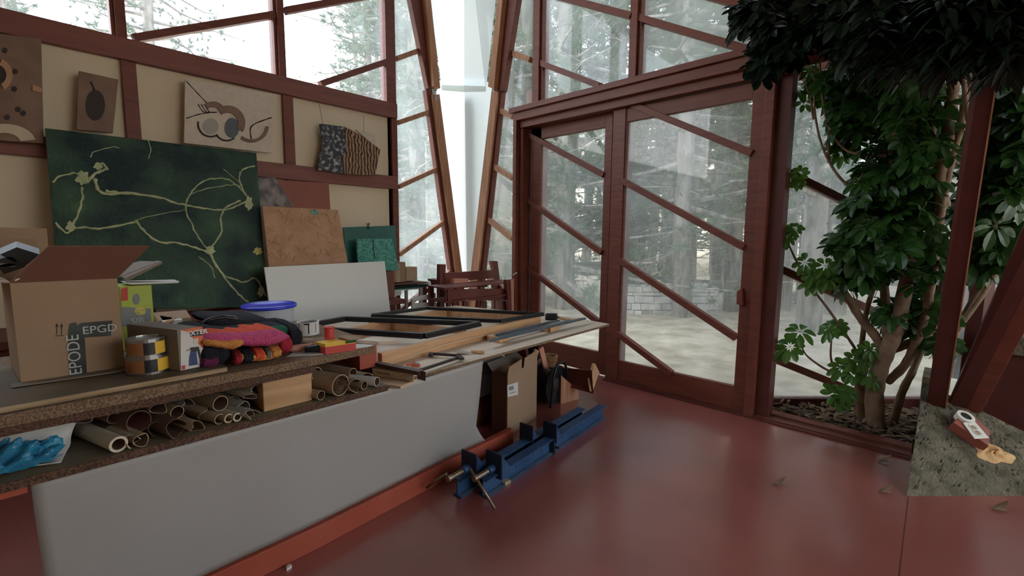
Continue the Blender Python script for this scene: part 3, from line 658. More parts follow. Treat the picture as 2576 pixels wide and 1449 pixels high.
# ------------------------------------------------------------------ back bench along the wall and leaning pieces
bb = empty('wall_bench', label='dark red bench along the wall that carries the leaning panels', cat='bench')
t = MB(); t.box(-1.5, 2.62, 4.05, 4.64, .74, .79); t.build('top', 'furnred', bb, bevel=.003)
t = MB(); t.box(-1.4, 2.55, 4.12, 4.16, .45, .739); t.build('apron', 'furnred', bb)
for x in (-1.3, .6, 2.5):
    for y in (4.13, 4.55):
        t = MB(); t.box(x, x+.06, y, y+.06, 0, .739); t.build('leg', 'furnred', bb)
def leaner(name, cor, yb_, zb, yt, zt_, th, m, label, cat):
    """panel leaning back: plane through (.,yb,zb) and (.,yt,zt); corners by photo position"""
    pl = plane3(V((0, yb_, zb)), V((1, yb_, zb)), V((0, yt, zt_))); n = V(pl[0]); n = n if n.y > 0 else -n
    t = MB(); t.hexa([at(*p, pl=pl) for p in cor], n*th); o = tag(t.build(name, m, bevel=.002), label, cat); return o, pl, n
PT, ppl, pn = leaner('relief_painting', [(113, 322), (645, 385), (674, 772), (152, 780)], 4.28, .79, 4.46, 2.13, .035, 'green_paint', 'large dark green relief painting with branching cream lines leaning on the wall', 'painting')
def onp(p, pl, n, lift): return at(*p, pl=pl)-n*lift
def line(pts, r, m, name, parent, pl, n, sub=5, jit=.004, flat=.5, lift=.0):
    w_ = [onp(p, pl, n, lift) for p in pts]; out = []
    for i in range(len(w_)-1):
        p0, p1, p2, p3 = w_[max(i-1, 0)], w_[i], w_[i+1], w_[min(i+2, len(w_)-1)]
        for k in range(sub):
            s = k/sub; out.append(.5*((2*p1)+(p2-p0)*s+(2*p0-5*p1+4*p2-p3)*s*s+(3*p1-p0-3*p2+p3)*s**3)+V((random.uniform(-jit, jit), 0, random.uniform(-jit, jit))))
    out.append(w_[-1]); rr = r if isinstance(r, tuple) else (r, r); k = len(out)
    t = MB(); t.tube(out, [(rr[0]+(rr[1]-rr[0])*i/(k-1))*(1+.25*math.sin(i*1.7)) for i in range(k)], 6); return t.build(name, m, parent, smooth=True)
VE = [([(130, 460), (150, 445), (190, 435), (205, 445)], .006), ([(255, 410), (268, 425), (240, 435), (215, 460), (200, 440)], .010), ([(240, 450), (245, 475), (270, 488), (330, 486), (400, 497), (450, 512), (500, 522), (560, 528), (600, 516), (628, 500)], (.011, .007)),
      ([(265, 480), (290, 484), (330, 488)], .012), ([(205, 470), (207, 500), (195, 540), (180, 575), (165, 585), (140, 560)], .007), ([(180, 575), (210, 572), (260, 575), (330, 560), (345, 555)], .008),
      ([(340, 555), (360, 580), (400, 608), (450, 612), (500, 626), (530, 640)], .009), ([(530, 640), (545, 670), (570, 705), (600, 740), (625, 760)], (.010, .007)), ([(520, 632), (555, 590), (556, 545), (570, 520), (605, 505)], .008),
      ([(525, 630), (500, 600), (480, 560), (467, 530), (472, 500), (495, 468), (530, 450), (575, 452), (610, 480), (625, 500)], .006), ([(472, 490), (520, 475), (580, 465), (610, 470)], .004),
      ([(640, 418), (612, 425), (602, 445), (612, 480), (628, 505)], .007), ([(530, 640), (560, 690), (590, 702), (615, 710), (640, 700), (655, 715), (668, 745)], .007), ([(345, 555), (360, 548), (420, 535), (470, 528)], .003), ([(540, 700), (530, 670), (500, 645)], .004),
      ([(610, 465), (580, 440), (560, 425)], .003), ([(225, 395), (240, 380), (280, 370), (300, 372)], .003), ([(370, 350), (378, 375), (372, 400)], .003)]
for pts, r in VE: line(pts, r, 'limeline', 'cream_line', PT, ppl, pn)
for c_, rx, ry, m_ in (((208, 448), 17, 17, 'limeline'), ((178, 570), 12, 13, 'limeline'), ((626, 512), 9, 17, 'limeline'), ((528, 630), 12, 10, 'limeline'), ((247, 418), 11, 9, 'limeline'), ((648, 632), 11, 9, 'goldfleck'), ((655, 735), 7, 12, 'limeline')):
    t = MB(); t.hexa([onp((c_[0]+rx*math.cos(a)*(1+.25*math.sin(a*5)), c_[1]+ry*math.sin(a)*(1+.2*math.cos(a*7))), ppl, pn, .001) for a in [i*6.283/22 for i in range(22)]], -pn*.005); t.build('cream_patch', m_, PT)
# tan clay relief
TR, tpl, tn = leaner('clay_relief', [(660, 518), (851, 528), (876, 665), (680, 700)], 4.18, .79, 4.30, 1.70, .03, 'tan_relief', 'tan clay relief panel with sinuous ridges beside the green painting', 'relief')
rs = random.Random(4)
for i in range(70):
    x = rs.uniform(675, 850); y = rs.uniform(532, 652); L = rs.uniform(8, 26); a = rs.choice((rs.gauss(2.1, .35), rs.gauss(.9, .3))); cu = rs.uniform(-9, 9)
    line([(x-L/2*math.cos(a), y-L/2*math.sin(a)), (x+cu*.5, y+cu*.3), (x+L/2*math.cos(a), min(668, y+L/2*math.sin(a)))], (rs.uniform(.003, .009), .002), 'tan_relief', 'ridge', TR, tpl, tn, sub=4, jit=.002)
t = MB(); t.hexa([onp(p, tpl, tn, .001) for p in ((781, 530), (790, 527), (803, 535), (795, 541), (786, 538))], -tn*.004); t.build('turquoise_chip', 'teal', TR)
# white panel
leaner('painted_board', [(665, 672), (968, 657), (988, 835), (694, 880)], 4.0, .74, 4.06, 1.19, .02, 'whitegrey', 'plain white panel leaning below the clay relief on the back bench', 'panel')
gp, gpl, gn = leaner('glossy_board', [(864, 572), (994, 567), (1003, 700), (876, 700)], 4.36, .79, 4.45, 1.53, .018, 'teal_dark', 'dark green glossy panel leaning by the wall post with a twig on top', 'panel')
tw = empty('wire_twist', label='black twist of wire on the top edge of the dark green panel', cat='wire')
for a_, b_ in (((921, 562), (930, 575)), ((930, 562), (922, 573)), ((926, 560), (925, 578))):
    t = MB(); t.tube([onp(a_, gpl, gn, .006), onp(b_, gpl, gn, .006)], .004, 6); t.build('strand', 'black', tw)
tp_, tpl2, tn2 = leaner('turquoise_tile', [(897, 601), (986, 600), (1004, 680), (903, 680)], 4.24, .95, 4.30, 1.42, .03, 'teal', 'small turquoise textured tile with a dark slit in front of the green panel', 'tile')
line([(938, 603), (939, 625), (943, 650)], .006, 'black', 'slit', tp_, tpl2, tn2, jit=0)
t = MB(); t.box(2.24, 2.615, 4.235, 4.335, .791, 1.066); tag(t.build('support_box', 'carton_dark'), 'dark box hidden behind the white panel under the turquoise tile', 'box')
leaner('photo_print', [(648, 446), (692, 447), (738, 520), (650, 520)], 4.50, 1.6, 4.53, 1.97, .006, 'greypurple', 'dark mottled print propped under the lower wall rail', 'print')
leaner('red_board', [(690, 452), (827, 460), (832, 535), (700, 535)], 4.58, 1.5, 4.58, 1.97, .01, 'redpaint', 'flat red board fixed to the wall below the rail', 'board')
# ------------------------------------------------------------------ pieces hung on the wall
def hung(name, cor, y, th, m, label, cat='relief'):
    t = MB(); t.hexa([at(*p, y=y) for p in cor], (0, th, 0)); o = tag(t.build(name, m, bevel=.002), label, cat); return o, (V((0, 1, 0)), y), V((0, 1, 0))
h1, hp1, hn1 = hung('wall_relief', [(466, 198), (689, 236), (684, 385), (463, 360)], 4.55, .03, 'white_relief', 'pale plaster relief with interlocking rings and hooks, above the green painting')
h1.data.transform(Matrix()) 
def filled(cs, m, name, parent, pl, n, th=.006, lift=.0008):
    t = MB(); t.hexa([onp(p, pl, n, lift) for p in cs], -n*th); return t.build(name, m, parent)
cen, rad = (575, 310), 36
def arc(cx, cy, r, a0, a1, k=12, sy=1): return [(cx+r*math.cos(math.radians(a0+(a1-a0)*i/k)), cy+sy*r*math.sin(math.radians(a0+(a1-a0)*i/k))) for i in range(k+1)]
def band(cx, cy, r0, r1, a0, a1, sy=1, k=14): 
    return arc(cx, cy, r0, a0, a1, k, sy), arc(cx, cy, r1, a0, a1, k, sy)
def bandmesh(cx, cy, r0, r1, a0, a1, m, name, parent, pl, n, th=.008, sy=1, k=16):
    A_, B_ = band(cx, cy, r0, r1, a0, a1, sy, k); t = MB()
    for i in range(k): t.hexa([onp(p, pl, n, .001) for p in (A_[i], A_[i+1], B_[i+1], B_[i])], -n*th)
    return t.build(name, m, parent)
bandmesh(572, 310, 26, 44, -125, 30, 'relief_brown', 'ring', h1, hp1, hn1, .012)
bandmesh(535, 290, 20, 34, -130, -40, 'relief_brown', 'ring', h1, hp1, hn1, .012)
bandmesh(530, 312, 30, 34, 60, 190, 'ink', 'ring_edge', h1, hp1, hn1)
bandmesh(570, 325, 27, 31, 50, 150, 'ink', 'ring_edge', h1, hp1, hn1)
bandmesh(632, 315, 36, 44, 5, 130, 'relief_brown', 'hook', h1, hp1, hn1, .012)
filled(arc(583, 322, 18, 0, 340, 16, 1.4), 'slate', 'dark_disc', h1, hp1, hn1)
filled(arc(530, 318, 20, 0, 340, 16, 1.0), 'grey_relief', 'disc', h1, hp1, hn1, .004)
line([(468, 204), (500, 238), (524, 263)], .004, 'ink', 'line', h1, hp1, hn1, jit=0)
for dx in (0, 8, 16): line([(498+dx, 262), (512+dx, 282), (530+dx, 282)], .004, 'ink', 'line', h1, hp1, hn1, jit=0)
line([(468, 298), (500, 288), (530, 283)], .004, 'ink', 'line', h1, hp1, hn1, jit=0)
line([(632, 350), (632, 318), (670, 300), (684, 296)], .005, 'ink', 'line', h1, hp1, hn1, jit=0)
h2, hp2, hn2 = hung('wall_relief', [(198, 178), (298, 200), (284, 334), (192, 326)], 4.55, .03, 'relief_brown', 'brown panel with a dark blurred figure hanging left of the narrow batten')
filled(arc(240, 265, 24, 0, 340, 18, 1.6), 'leatherdark', 'dark_figure', h2, hp2, hn2, .008)
line([(228, 206), (238, 230), (240, 262)], .006, 'ink', 'line', h2, hp2, hn2, jit=0)
h3, hp3, hn3 = hung('wall_relief', [(-120, 70), (104, 98), (110, 361), (-120, 345)], 4.52, .05, 'relief_brown', 'large brown relief cut by the left edge of the picture')
bandmesh(-10, 190, 26, 42, -70, 60, 'tan_relief', 'arc', h3, hp3, hn3, .015); bandmesh(10, 360, 42, 80, -105, -10, 'paper_cream', 'fan', h3, hp3, hn3, .008, sy=.6)
filled(arc(-4, 180, 24, 0, 340, 14, 1.3), 'leatherdark', 'hollow', h3, hp3, hn3); filled([(82, 215), (105, 222), (104, 234), (82, 229)], 'tan_relief', 'chip', h3, hp3, hn3, .012)
for p in ((12, 127), (38, 180), (36, 224), (45, 275), (58, 285), (18, 295)): filled(arc(p[0], p[1], 7, 0, 340, 8), 'leatherdark', 'knot', h3, hp3, hn3, .006)
h4 = empty('wall_relief', label='wood-grain relief with slate left half hanging from two wires by the corner window', cat='relief')
t = MB(); t.hexa([at(*p, y=4.55) for p in ((806, 311), (868, 319), (885, 372), (870, 438), (800, 427), (803, 400), (812, 360))], (0, .03, 0)); t.build('slate_half', 'slatewhite', h4)
t = MB(); t.hexa([at(*p, y=4.545) for p in ((866, 319), (895, 333), (925, 352), (957, 376), (950, 410), (944, 441), (868, 438), (860, 400), (872, 370))], (0, .035, 0)); t.build('grain_half', 'zebra', h4)
t = MB(); t.hexa([at(*p, y=4.553) for p in ((895, 326), (944, 338), (944, 366), (925, 352))], (0, .02, 0)); t.build('white_corner', 'white_relief', h4)
for p, q_ in (((803, 262), (812, 314)), ((915, 290), (915, 334))):
    t = MB(); t.tube([at(*p, y=4.60), at(*q_, y=4.548)], .0018, 5); t.build('wire', 'ink', h4)
# dark rails seen between painting and blanket
t = MB(); t.bar(at(380, 812, y=3.95), at(640, 783, y=3.95), .07, .05); tag(t.build('dark_rail', 'furnred', bevel=.003), 'dark red rail lying in front of the foot of the green painting', 'rail')
# ------------------------------------------------------------------ paper rolls on the shelf
RU = V((math.cos(math.radians(107)), math.sin(math.radians(107)), .0)).normalized()
RNG = random.Random(21)
def roll(px, rpx, m, label, y=None, squash=1.0, L=.55, inner='kraft_dark', crumple=0, spiral=False, deg=None, group=None, wall=.0025):
    cc_ = at(px[0], px[1]+rpx, z=zs1); y0 = y
    y = min(max(cc_.y, YS+.012), YS+.20) if cc_.y < YS+.16 else (YS+.05+.35*((y-YS) if y else .1))
    c = at(*px, y=y); r = rpx/ppm(c); c.z = max(c.z, zs1+r*min(1, squash)+.003); c.z = min(c.z, zd0-r*min(1, squash)-.003)
    ax = RU if deg is None else V((math.cos(math.radians(deg)), math.sin(math.radians(deg)), 0))
    sd = ax.cross(Z1).normalized(); rn = random.Random(int(px[0]*7+px[1])); n = 24
    ph = rn.uniform(0, 6)
    def ring(d, rr, k):
        out = []
        for j in range(n):
            a = 2*math.pi*j/n; w_ = 1+crumple*(.10*math.sin(3*a+ph)+.06*math.sin(5*a+ph*2+d*9))
            out.append(c+ax*(d+crumple*.02*math.sin(2*a+ph)*(k == 0))+sd*math.cos(a)*rr*w_+Z1*math.sin(a)*rr*squash*w_)
        return out
    t = MB(); rings = [ring(0, r, 0), ring(.03, r*.97, 1), ring(L*.5, r*.98, 1), ring(L, r*.96, 1)]; inn = [ring(0.0, r-wall, 0), ring(.04, r*.97-wall, 1), ring(.3, r*.95-wall, 1)]
    vs = [p for R_ in rings for p in R_]; nf = len(rings)
    t.use(m).add(vs, [(i*n+j, i*n+(j+1) % n, (i+1)*n+(j+1) % n, (i+1)*n+j) for i in range(nf-1) for j in range(n)])
    t.use(m).add(rings[0]+inn[0], [(j, (j+1) % n, n+(j+1) % n, n+j) for j in range(n)])
    vs = [p for R_ in inn for p in R_]; t.use(inner).add(vs, [(i*n+j, i*n+(j+1) % n, (i+1)*n+(j+1) % n, (i+1)*n+j) for i in range(2) for j in range(n)]+[tuple(range(2*n, 3*n))])
    if spiral:
        pts = []; 
        for i in range(90):
            a = i*.28; rr = r*(.88-.62*i/90)*(1+.10*math.sin(i*.9)+.07*math.sin(i*2.3)); pts.append((c+sd*math.cos(a)*rr+Z1*math.sin(a)*rr*squash, .006*math.sin(i*1.3)))
        vs = []
        for p, e in pts: vs += [p+ax*(.003+e+.004), p+ax*.10]
        t.use('kraft').add(vs, [(2*i, 2*i+2, 2*i+3, 2*i+1) for i in range(89)])
    o = t.build('paper_roll', smooth=False); return tag(o, label, 'paper roll', group)
RL = [((278, 1089), 17, 'kraft_dark', 'dark brown roll above the cream cardboard tube at the left of the shelf', dict()),
 ((286, 1052), 14, 'kraft_dark', 'dark roll tucked up under the deck left of the red-lined roll', dict(y=YS+.25)),
 ((350, 1060), 27, 'kraft_dark', 'large roll with a dark red inside, biggest in the left compartment', dict(inner='kraft_red', L=.6)),
 ((299, 1123), 20, 'paper_cream', 'thick cream cardboard tube at the bottom left of the pile', dict(wall=.008, y=YS+.09)),
 ((333, 1112), 15, 'paper_cream', 'cream ragged roll squeezed between two tubes at the bottom of the pile', dict(crumple=1)),
 ((357, 1111), 17, 'kraft', 'brown tube with a frayed rim below the red-lined roll', dict(crumple=.5)),
 ((398, 1023), 17, 'kraft', 'brown roll with curled outer flap just under the deck edge', dict(crumple=1.2)),
 ((428, 1048), 24, 'kraft', 'loose tan roll below the curled brown one', dict(squash=.55, crumple=1, y=YS+.12)),
 ((446, 1037), 16, 'kraft', 'tight tan roll on top of the loose tan one', dict(y=YS+.09)),
 ((446, 1079), 23, 'kraft_dark', 'wide brown open roll in the middle of the pile near the shelf edge', dict(crumple=.8)),
 ((469, 1014), 14, 'grey_relief', 'flattened greyish roll under the deck with torn edge', dict(squash=.6, crumple=1.1, y=YS+.15)),
 ((492, 1074), 17, 'kraft', 'crushed brown roll beside the wide brown open roll', dict(squash=.7, crumple=1.1)),
 ((555, 1015), 19, 'kraft', 'medium clean tan roll under the deck right of the middle', dict(L=.7)),
 ((590, 1018), 16, 'paper_cream', 'torn cream roll right of the clean tan roll', dict(crumple=1.1)),
 ((612, 1024), 18, 'grey_relief', 'open grey roll beside the torn cream roll', dict(squash=.85, crumple=.6)),
 ((644, 981), 13, 'paper_cream', 'cream roll at the top right of the left compartment', dict(y=YS+.14)),
 ((630, 994), 14, 'paper_cream', 'folded cream sheets below the top right cream roll', dict(squash=.6, crumple=1.1, y=YS+.11)),
 ((553, 1056), 13, 'kraft', 'small brown roll, left of the three at the bottom right of the pile', dict(squash=1)),
 ((576, 1054), 12, 'kraft', 'small tan roll, middle of the three at the bottom right of the pile', dict(wall=.006)),
 ((598, 1051), 11, 'paper_cream', 'small cream roll, right of the three at the bottom right of the pile', dict(wall=.005)),
 ((636, 1046), 15, 'paper_cream', 'crumpled cream paper at the wooden divider', dict(squash=.6, crumple=1.1)),
 ((205, 1050), 22, 'paper_violet', 'crumpled bluish white paper above the white sack', dict(squash=.65, crumple=1.1, y=YS+.12)),
 ((857, 973), 27, 'kraft', 'biggest kraft roll with crumpled paper inside, right of the divider', dict(spiral=True, wall=.004, y=YS+.10)),
 ((895, 978), 17, 'kraft', 'open kraft roll right of the biggest one', dict(crumple=.8, y=YS+.14)),
 ((917, 976), 11, 'kraft', 'small tan roll between two rolls right of the divider', dict(y=YS+.17)),
 ((949, 968), 12, 'paper', 'white roll at the right end of the shelf', dict(y=YS+.17, deg=118)),
 ((888, 939), 13, 'kraft', 'kraft roll lying on top behind the biggest one', dict(y=YS+.24)),
 ((924, 952), 12, 'paper_cream', 'pale roll with a pinched end behind the white roll', dict(y=YS+.26, crumple=1)),
 ((808, 996), 12, 'kraft', 'short kraft tube at the foot of the divider', dict(y=YS+.09, L=.3)),
 ((797, 940), 16, 'paper_cream', 'pale roll in the top corner beside the divider', dict(y=YS+.22))]
RL += [((240, 1075), 22, 'kraft_dark', 'dark roll deep in the shelf behind the white sack mouth', dict(y=YS+.9)), ((395, 1080), 18, 'kraft_dark', 'dark roll between the red-lined roll and the wide open roll', dict(crumple=.6)),
 ((522, 1040), 20, 'kraft', 'crushed tan roll fanned open in the middle of the pile', dict(squash=.8, crumple=1.1)), ((500, 1020), 15, 'kraft_dark', 'brown roll deep behind the flattened greyish roll', dict(y=YS+.6)), ((455, 1058), 14, 'kraft_dark', 'brown roll wedged above the wide open roll', dict(y=YS+.3)),
 ((620, 1040), 15, 'grey_relief', 'grey crumpled roll near the divider under the open grey one', dict(squash=.7, crumple=1.0)), ((600, 1000), 14, 'kraft', 'tan roll high in the corner left of the cream one', dict(y=YS+.4))]
for px, r_, m_, lab, kw in RL: roll(px, r_, m_, lab, **kw)
# white sack with blue plastic
sk = empty('white_sack', label='open white sheet sack on the shelf at the left edge', cat='sack')
xe_ = at(215, 1130, y=YS+.05).x
def sackf(u, v):
    th_ = math.radians(38+262*v); R_ = .078*(1+.04*math.sin(u*9+v*5)); x = -.8+(xe_+.8)*u
    flare = max(0, u-.8)/.2
    p = V((x+.03*math.sin(v*6.3)*(u > .93)-.06*max(0, v-.75)/.25*flare, YS+.115-R_*1.05*math.cos(th_)-(.045*flare*max(0, v-.7)/.3), zs1+.082+R_*math.sin(th_)))
    p.z = min(p.z, zd0-.03); p.z = max(p.z, zs1+.003); return p
t = MB(); t.grid(sackf, 30, 30); t.build('sheet', 'paper_cream' if 0 else 'paper', sk, smooth=True, solid=.003)
xb_ = at(150, 1130, y=YS+.08).x
def foilf(u, v):
    x = -.7+(xb_+.7)*u; a = math.pi*v; q = .6*math.sin(u*41+v*9)+.5*math.sin(u*77-v*17)+.45*math.sin(v*23+u*13); r_ = .050+.009*q
    e = min(1, (1-u)*9)**.5
    q += random.uniform(-.45, .45); return V((x+.012*q, YS+.105-r_*1.25*math.cos(a)*(.4+.6*e), max(zs1+.008, zs1+.012+r_*1.15*math.sin(a)*(.3+.7*e)+.010*q)))
t = MB(); t.grid(foilf, 110, 40); tag(t.build('plastic_film', 'bluefoil', smooth=False), 'crumpled blue plastic film stuffed in the white sack', 'plastic film')
# ------------------------------------------------------------------ clutter on the deck
def carton(name, fl_, fr, yd, z0, h, label, m='carton', mi='carton_dark', flaps=True, cat='box'):
    """open carton: front-left and front-right bottom corners, depth vector, height"""
    o = empty(name, label=label, cat=cat); a, b = V(fl_), V(fr); d = V(yd); th_ = .006; up = V((0, 0, h)); ex_ = (b-a).normalized(); ey_ = d.normalized()
    t = MB(); t.use(m)
    t.hexa([a, b, b+ey_*th_, a+ey_*th_], up); t.hexa([a+d, b+d, b+d-ey_*th_, a+d-ey_*th_], up)
    t.hexa([a+ey_*th_, a+ex_*th_+ey_*th_, a+d+ex_*th_-ey_*th_, a+d-ey_*th_], up); t.hexa([b+ey_*th_, b-ex_*th_+ey_*th_, b+d-ex_*th_-ey_*th_, b+d-ey_*th_], up)
    t.hexa([a, b, b+d, a+d], (0, 0, th_)); t.build('body', None, o); return o
zc = zq+.002
yF = at(185, 945, z=zc).y
fa, fb = at(54, 966, z=zc), at(315, 926, z=zc)
yl = (fa.y+fb.y)/2
hb = at(42, 712, y=fa.y).z-zc
BX = carton('large_carton', (fa.x, fa.y, zc), (fb.x, fb.y, zc), (-.03, .30, 0), zc, hb, 'large open carton with black lettered tape on the dark plywood')
f1, f2 = V((fa.x, fa.y, zc+hb)), V((fb.x, fb.y, zc+hb))
g1, g2 = at(122, 621, y=fa.y-.10), at(376, 621, y=fb.y-.10)
t = MB(); t.hexa([f1, f2, g2, g1], (0, .004, .004)); t.build('front_flap', 'carton_dark', BX)
s1_ = f2+V((-.03, .30, 0)); t = MB(); t.hexa([f2+V((0, .01, 0)), s1_, s1_+V((.13, -.04, .045)), f2+V((.14, .08, .05))], (0, 0, .004)); t.build('side_flap', 'carton_grey', BX)
t = MB(); bk_ = f1+V((-.03, .30, 0)); t.hexa([bk_, bk_+V((.12, 0, 0)), bk_+V((.10, .08, .14)), bk_+V((-.2, .08, .14)), bk_+V((-.12, 0, 0))], (0, .004, 0)); t.build('back_flap', 'carton', BX)
t = MB(); l0 = f1; t.hexa([l0, l0+V((-.03, .3, 0)), l0+V((-.15, .3, .03)), l0+V((-.12, 0, .02))], (0, 0, .004)); t.build('side_flap', 'carton', BX)
t = MB(); t.bar(at(38, 706, y=fa.y-.01), at(98, 673, y=fa.y-.01), .006, .004); t.build('flap_tape', 'paper', BX)
pf = lambda p, l=0: at(*p, pl=(V((0, 1, 0)).lerp(V((0, 1, 0)), 0), fa.y-l)) if False else at(*p, pl=FP(l))
fn_ = (f2-f1).cross(Z1).normalized(); fn_ = fn_ if fn_.y < 0 else -fn_
def FP(l): return (fn_, fn_.dot(f1)+l)
t = MB(); t.hexa([at(*p, pl=FP(.0008)) for p in ((175, 815), (190, 810), (213, 850), (219, 941), (175, 947), (171, 838))], fn_*.0006); t.build('tape', 'tape', BX)
t = MB(); t.hexa([at(*p, pl=FP(.0018)) for p in ((172, 832), (205, 812), (283, 806), (279, 845), (213, 849))], fn_*.0006); t.build('tape', 'tape', BX)
xd = (f2-f1).normalized()
text('lettering', 'EPODE', .047, at(207, 941, pl=FP(.003)), Z1, -xd, 'chalk', BX, 0, bold=.0)
text('lettering', 'EPGD', .038, at(207, 841, pl=FP(.003)), xd+Z1*.0, Z1, 'chalk', BX, 0)
for dx in (0, 12):
    t = MB(); t.hexa([at(*p, pl=FP(.001)) for p in ((142+dx, 842), (144+dx, 842), (144+dx, 820), (142+dx, 820))], fn_*.0003); t.hexa([at(*p, pl=FP(.001)) for p in ((139+dx, 822), (147+dx, 822), (143+dx, 813))], fn_*.0003); t.build('up_arrow', 'ink', BX)
t = MB(); t.hexa([at(*p, pl=FP(.001)) for p in ((139, 846), (160, 845), (160, 843), (139, 844))], fn_*.0003); t.build('arrow_line', 'ink', BX)
t = MB(); t.hexa([at(*p, z=zq+.002) for p in ((28, 976), (330, 932), (330, 925), (28, 968))], (0, 0, .004)); tag(t.build('cardboard_strip', 'carton_grey'), 'thin grey cardboard strip under the front of the large carton', 'cardboard')
# clutter in a second carton at the far left, behind
t = MB(); t.hexa([at(*p, y=2.75) for p in ((-60, 570), (118, 575), (121, 622), (104, 640), (96, 700), (-60, 700))], (0, .006, 0)); bc = tag(t.build('carton_panel', 'carton'), 'upright brown carton flap behind the large carton at the left edge', 'carton flap')
dz_ = empty('dark_folder_stack', label='black folders poking out of the large carton at the left edge', cat='folders')
for p, hgt, m_ in ((((0, 640), (42, 622), (100, 640), (60, 672)), .02, 'black'), (((-20, 655), (30, 645), (62, 672), (10, 690)), .015, 'leatherdark'), (((0, 662), (38, 664), (38, 671), (0, 671)), .008, 'grey')):
    t = MB(); t.hexa([at(*q_, y=fa.y+.16) for q_ in p], (0, .05, hgt)); t.build('folder', m_, dz_)
# green box
gy = 2.5
GB = empty('green_box', label='yellow-green product box behind the large carton', cat='box')
ga, gb = at(300, 722, y=gy), at(381, 722, y=gy); gb0 = at(381, 830, y=gy)
t = MB(); t.hexa([(ga.x, gy, zq+.001), (gb.x, gy, zq+.001), (gb.x, gy+.16, zq+.001), (ga.x, gy+.16, zq+.001)], (0, 0, ga.z-zq)); t.build('body', 'greenbox', GB, bevel=.002)
def dec(pts, y, m, name, parent, l=.001): t = MB(); t.hexa([at(*p, y=y-l) for p in pts], (0, -.0005, 0)); return t.build(name, m, parent)
dec([(305, 727), (321, 722), (322, 755), (305, 757)], gy, 'redlabel', 'red_label', GB)
dec(arc(343, 752, 9, 0, 345, 16, 1.6), gy, 'grey', 'picture', GB); dec(arc(353, 782, 14, 0, 345, 16, .8), gy, 'goldfleck', 'picture', GB, .0015)
dec([(305, 772), (380, 776), (380, 818), (305, 822)], gy, 'grey', 'lower_band', GB, .0008)
text('lettering', 'SIB', .035, at(330, 815, y=gy-.003), X1, Z1, 'chalk', GB, 0)
for p, m_ in ((((312, 712), (452, 708), (448, 712), (330, 716)), 'paper'), (((315, 700), (408, 658), (408, 664), (318, 708)), 'carton_grey')):
    t = MB(); t.hexa([at(*q_, y=gy+.02) for q_ in p], (0, .12, 0)); tag(t.build('cardboard_sheet', m_), {'paper': 'pale card lying on top of the green box', 'carton_grey': 'grey card tilted up above the green box'}[m_], 'cardboard')
# torch box
TB = empty('torch_box', label='white and orange gas-torch box on the plywood beside the two tins', cat='box')
ty = at(453, 934, z=zq).y
ta_, tb_ = at(453, 934, z=zq), at(513, 922, z=zq); tn_ = (tb_-ta_).cross(Z1).normalized(); tn_ = tn_ if tn_.y < 0 else -tn_
TPl = (tn_, tn_.dot(ta_))
htb = at(453, 829, pl=TPl).z-zq
bk2_ = at(318, 815, z=zq+htb); 
dv = V((bk2_.x-ta_.x, bk2_.y-ta_.y, 0)); dv = dv.normalized()*min(.42, dv.length)
t = MB(); t.use('carton_grey').hexa([ta_, tb_, tb_+dv, ta_+dv], (0, 0, htb)); t.build('body', None, TB, bevel=.0015)
tdec = lambda pts, m, name, l=.001: (lambda t: (t.hexa([at(*p, pl=(tn_, TPl[1]+l)) for p in pts], tn_*.0005), t.build(name, m, TB)))(MB())
tdec([(454, 831), (509, 821), (512, 920), (455, 932)], 'paper', 'front_face', .0006)
tdec([(454, 831), (509, 821), (511, 878), (497, 862), (468, 834)], 'orangelabel', 'orange_corner', .0014)
tdec([(478, 836), (509, 832), (509, 844), (478, 847)], 'black', 'name_panel', .0022)
txd = (tb_-ta_).normalized()
text('lettering', 'DEXTER', .0235, at(456, 848, pl=(tn_, TPl[1]+.003)), txd+Z1*.02, Z1, 'paper', TB, 0, bold=.0007)
tdec([(479, 885), (494, 882), (497, 917), (475, 921), (476, 900)], 'blue', 'torch_can', .002); tdec([(480, 885), (479, 874), (500, 872), (507, 900), (502, 903), (496, 882), (493, 884)], 'leatherdark', 'torch_head', .0025)
tdec([(468, 881), (480, 876), (480, 880), (469, 884)], 'grey', 'torch_nozzle', .002); tdec([(457, 920), (466, 919), (466, 929), (457, 930)], 'redlabel', 'red_mark', .002)
tdec([(487, 852), (499, 850), (499, 862), (487, 864)], 'paper_cream', 'square_mark', .002)
# tins
def tin(px, rpx, z, hpx, label, name='paint_tin'):
    c_ = at(px[0], px[1], z=z); r_ = rpx/ppm(c_); c_ = c_+V((c_.x, c_.y, 0)).normalized()*r_; h_ = hpx/ppm(c_); o = empty(name, label=label, cat='tin')
    t = MB(); t.lathe(c_, [(0, 0), (r_, 0), (r_, .004)], 32); t.lathe(c_, [(r_*.97, .004), (r_*.97, h_-.006)], 32); t.lathe(c_, [(r_, h_-.006), (r_*1.0, h_), (r_*.93, h_), (r_*.92, h_-.005), (0, h_-.005)], 32); t.build('can', 'steel', o, smooth=False)
    # wrap-around label in yellow, brown and black blocks
    base = math.atan2(-c_.y, -c_.x)
    for a0, a1, m_ in ((-1.25, -.45, 'yellow'), (-.45, .15, 'black'), (.15, 1.4, 'brown')):
        a0, a1 = -a1, -a0
        t = MB(); k = 8; v = []
        for i in range(k+1):
            a = base-(-(a0+(a1-a0)*i/k)); v += [c_+V((math.cos(a)*r_*.985, math.sin(a)*r_*.985, .008)), c_+V((math.cos(a)*r_*.985, math.sin(a)*r_*.985, h_-.012))]
        t.add(v, [(2*i, 2*i+2, 2*i+3, 2*i+1) for i in range(k)]); t.build('label', m_, o)
    return o, c_, h_
_, c1_, h1_ = tin((374, 944), 46, zq, 45, 'lower squat tin with yellow and black label beside the large carton')
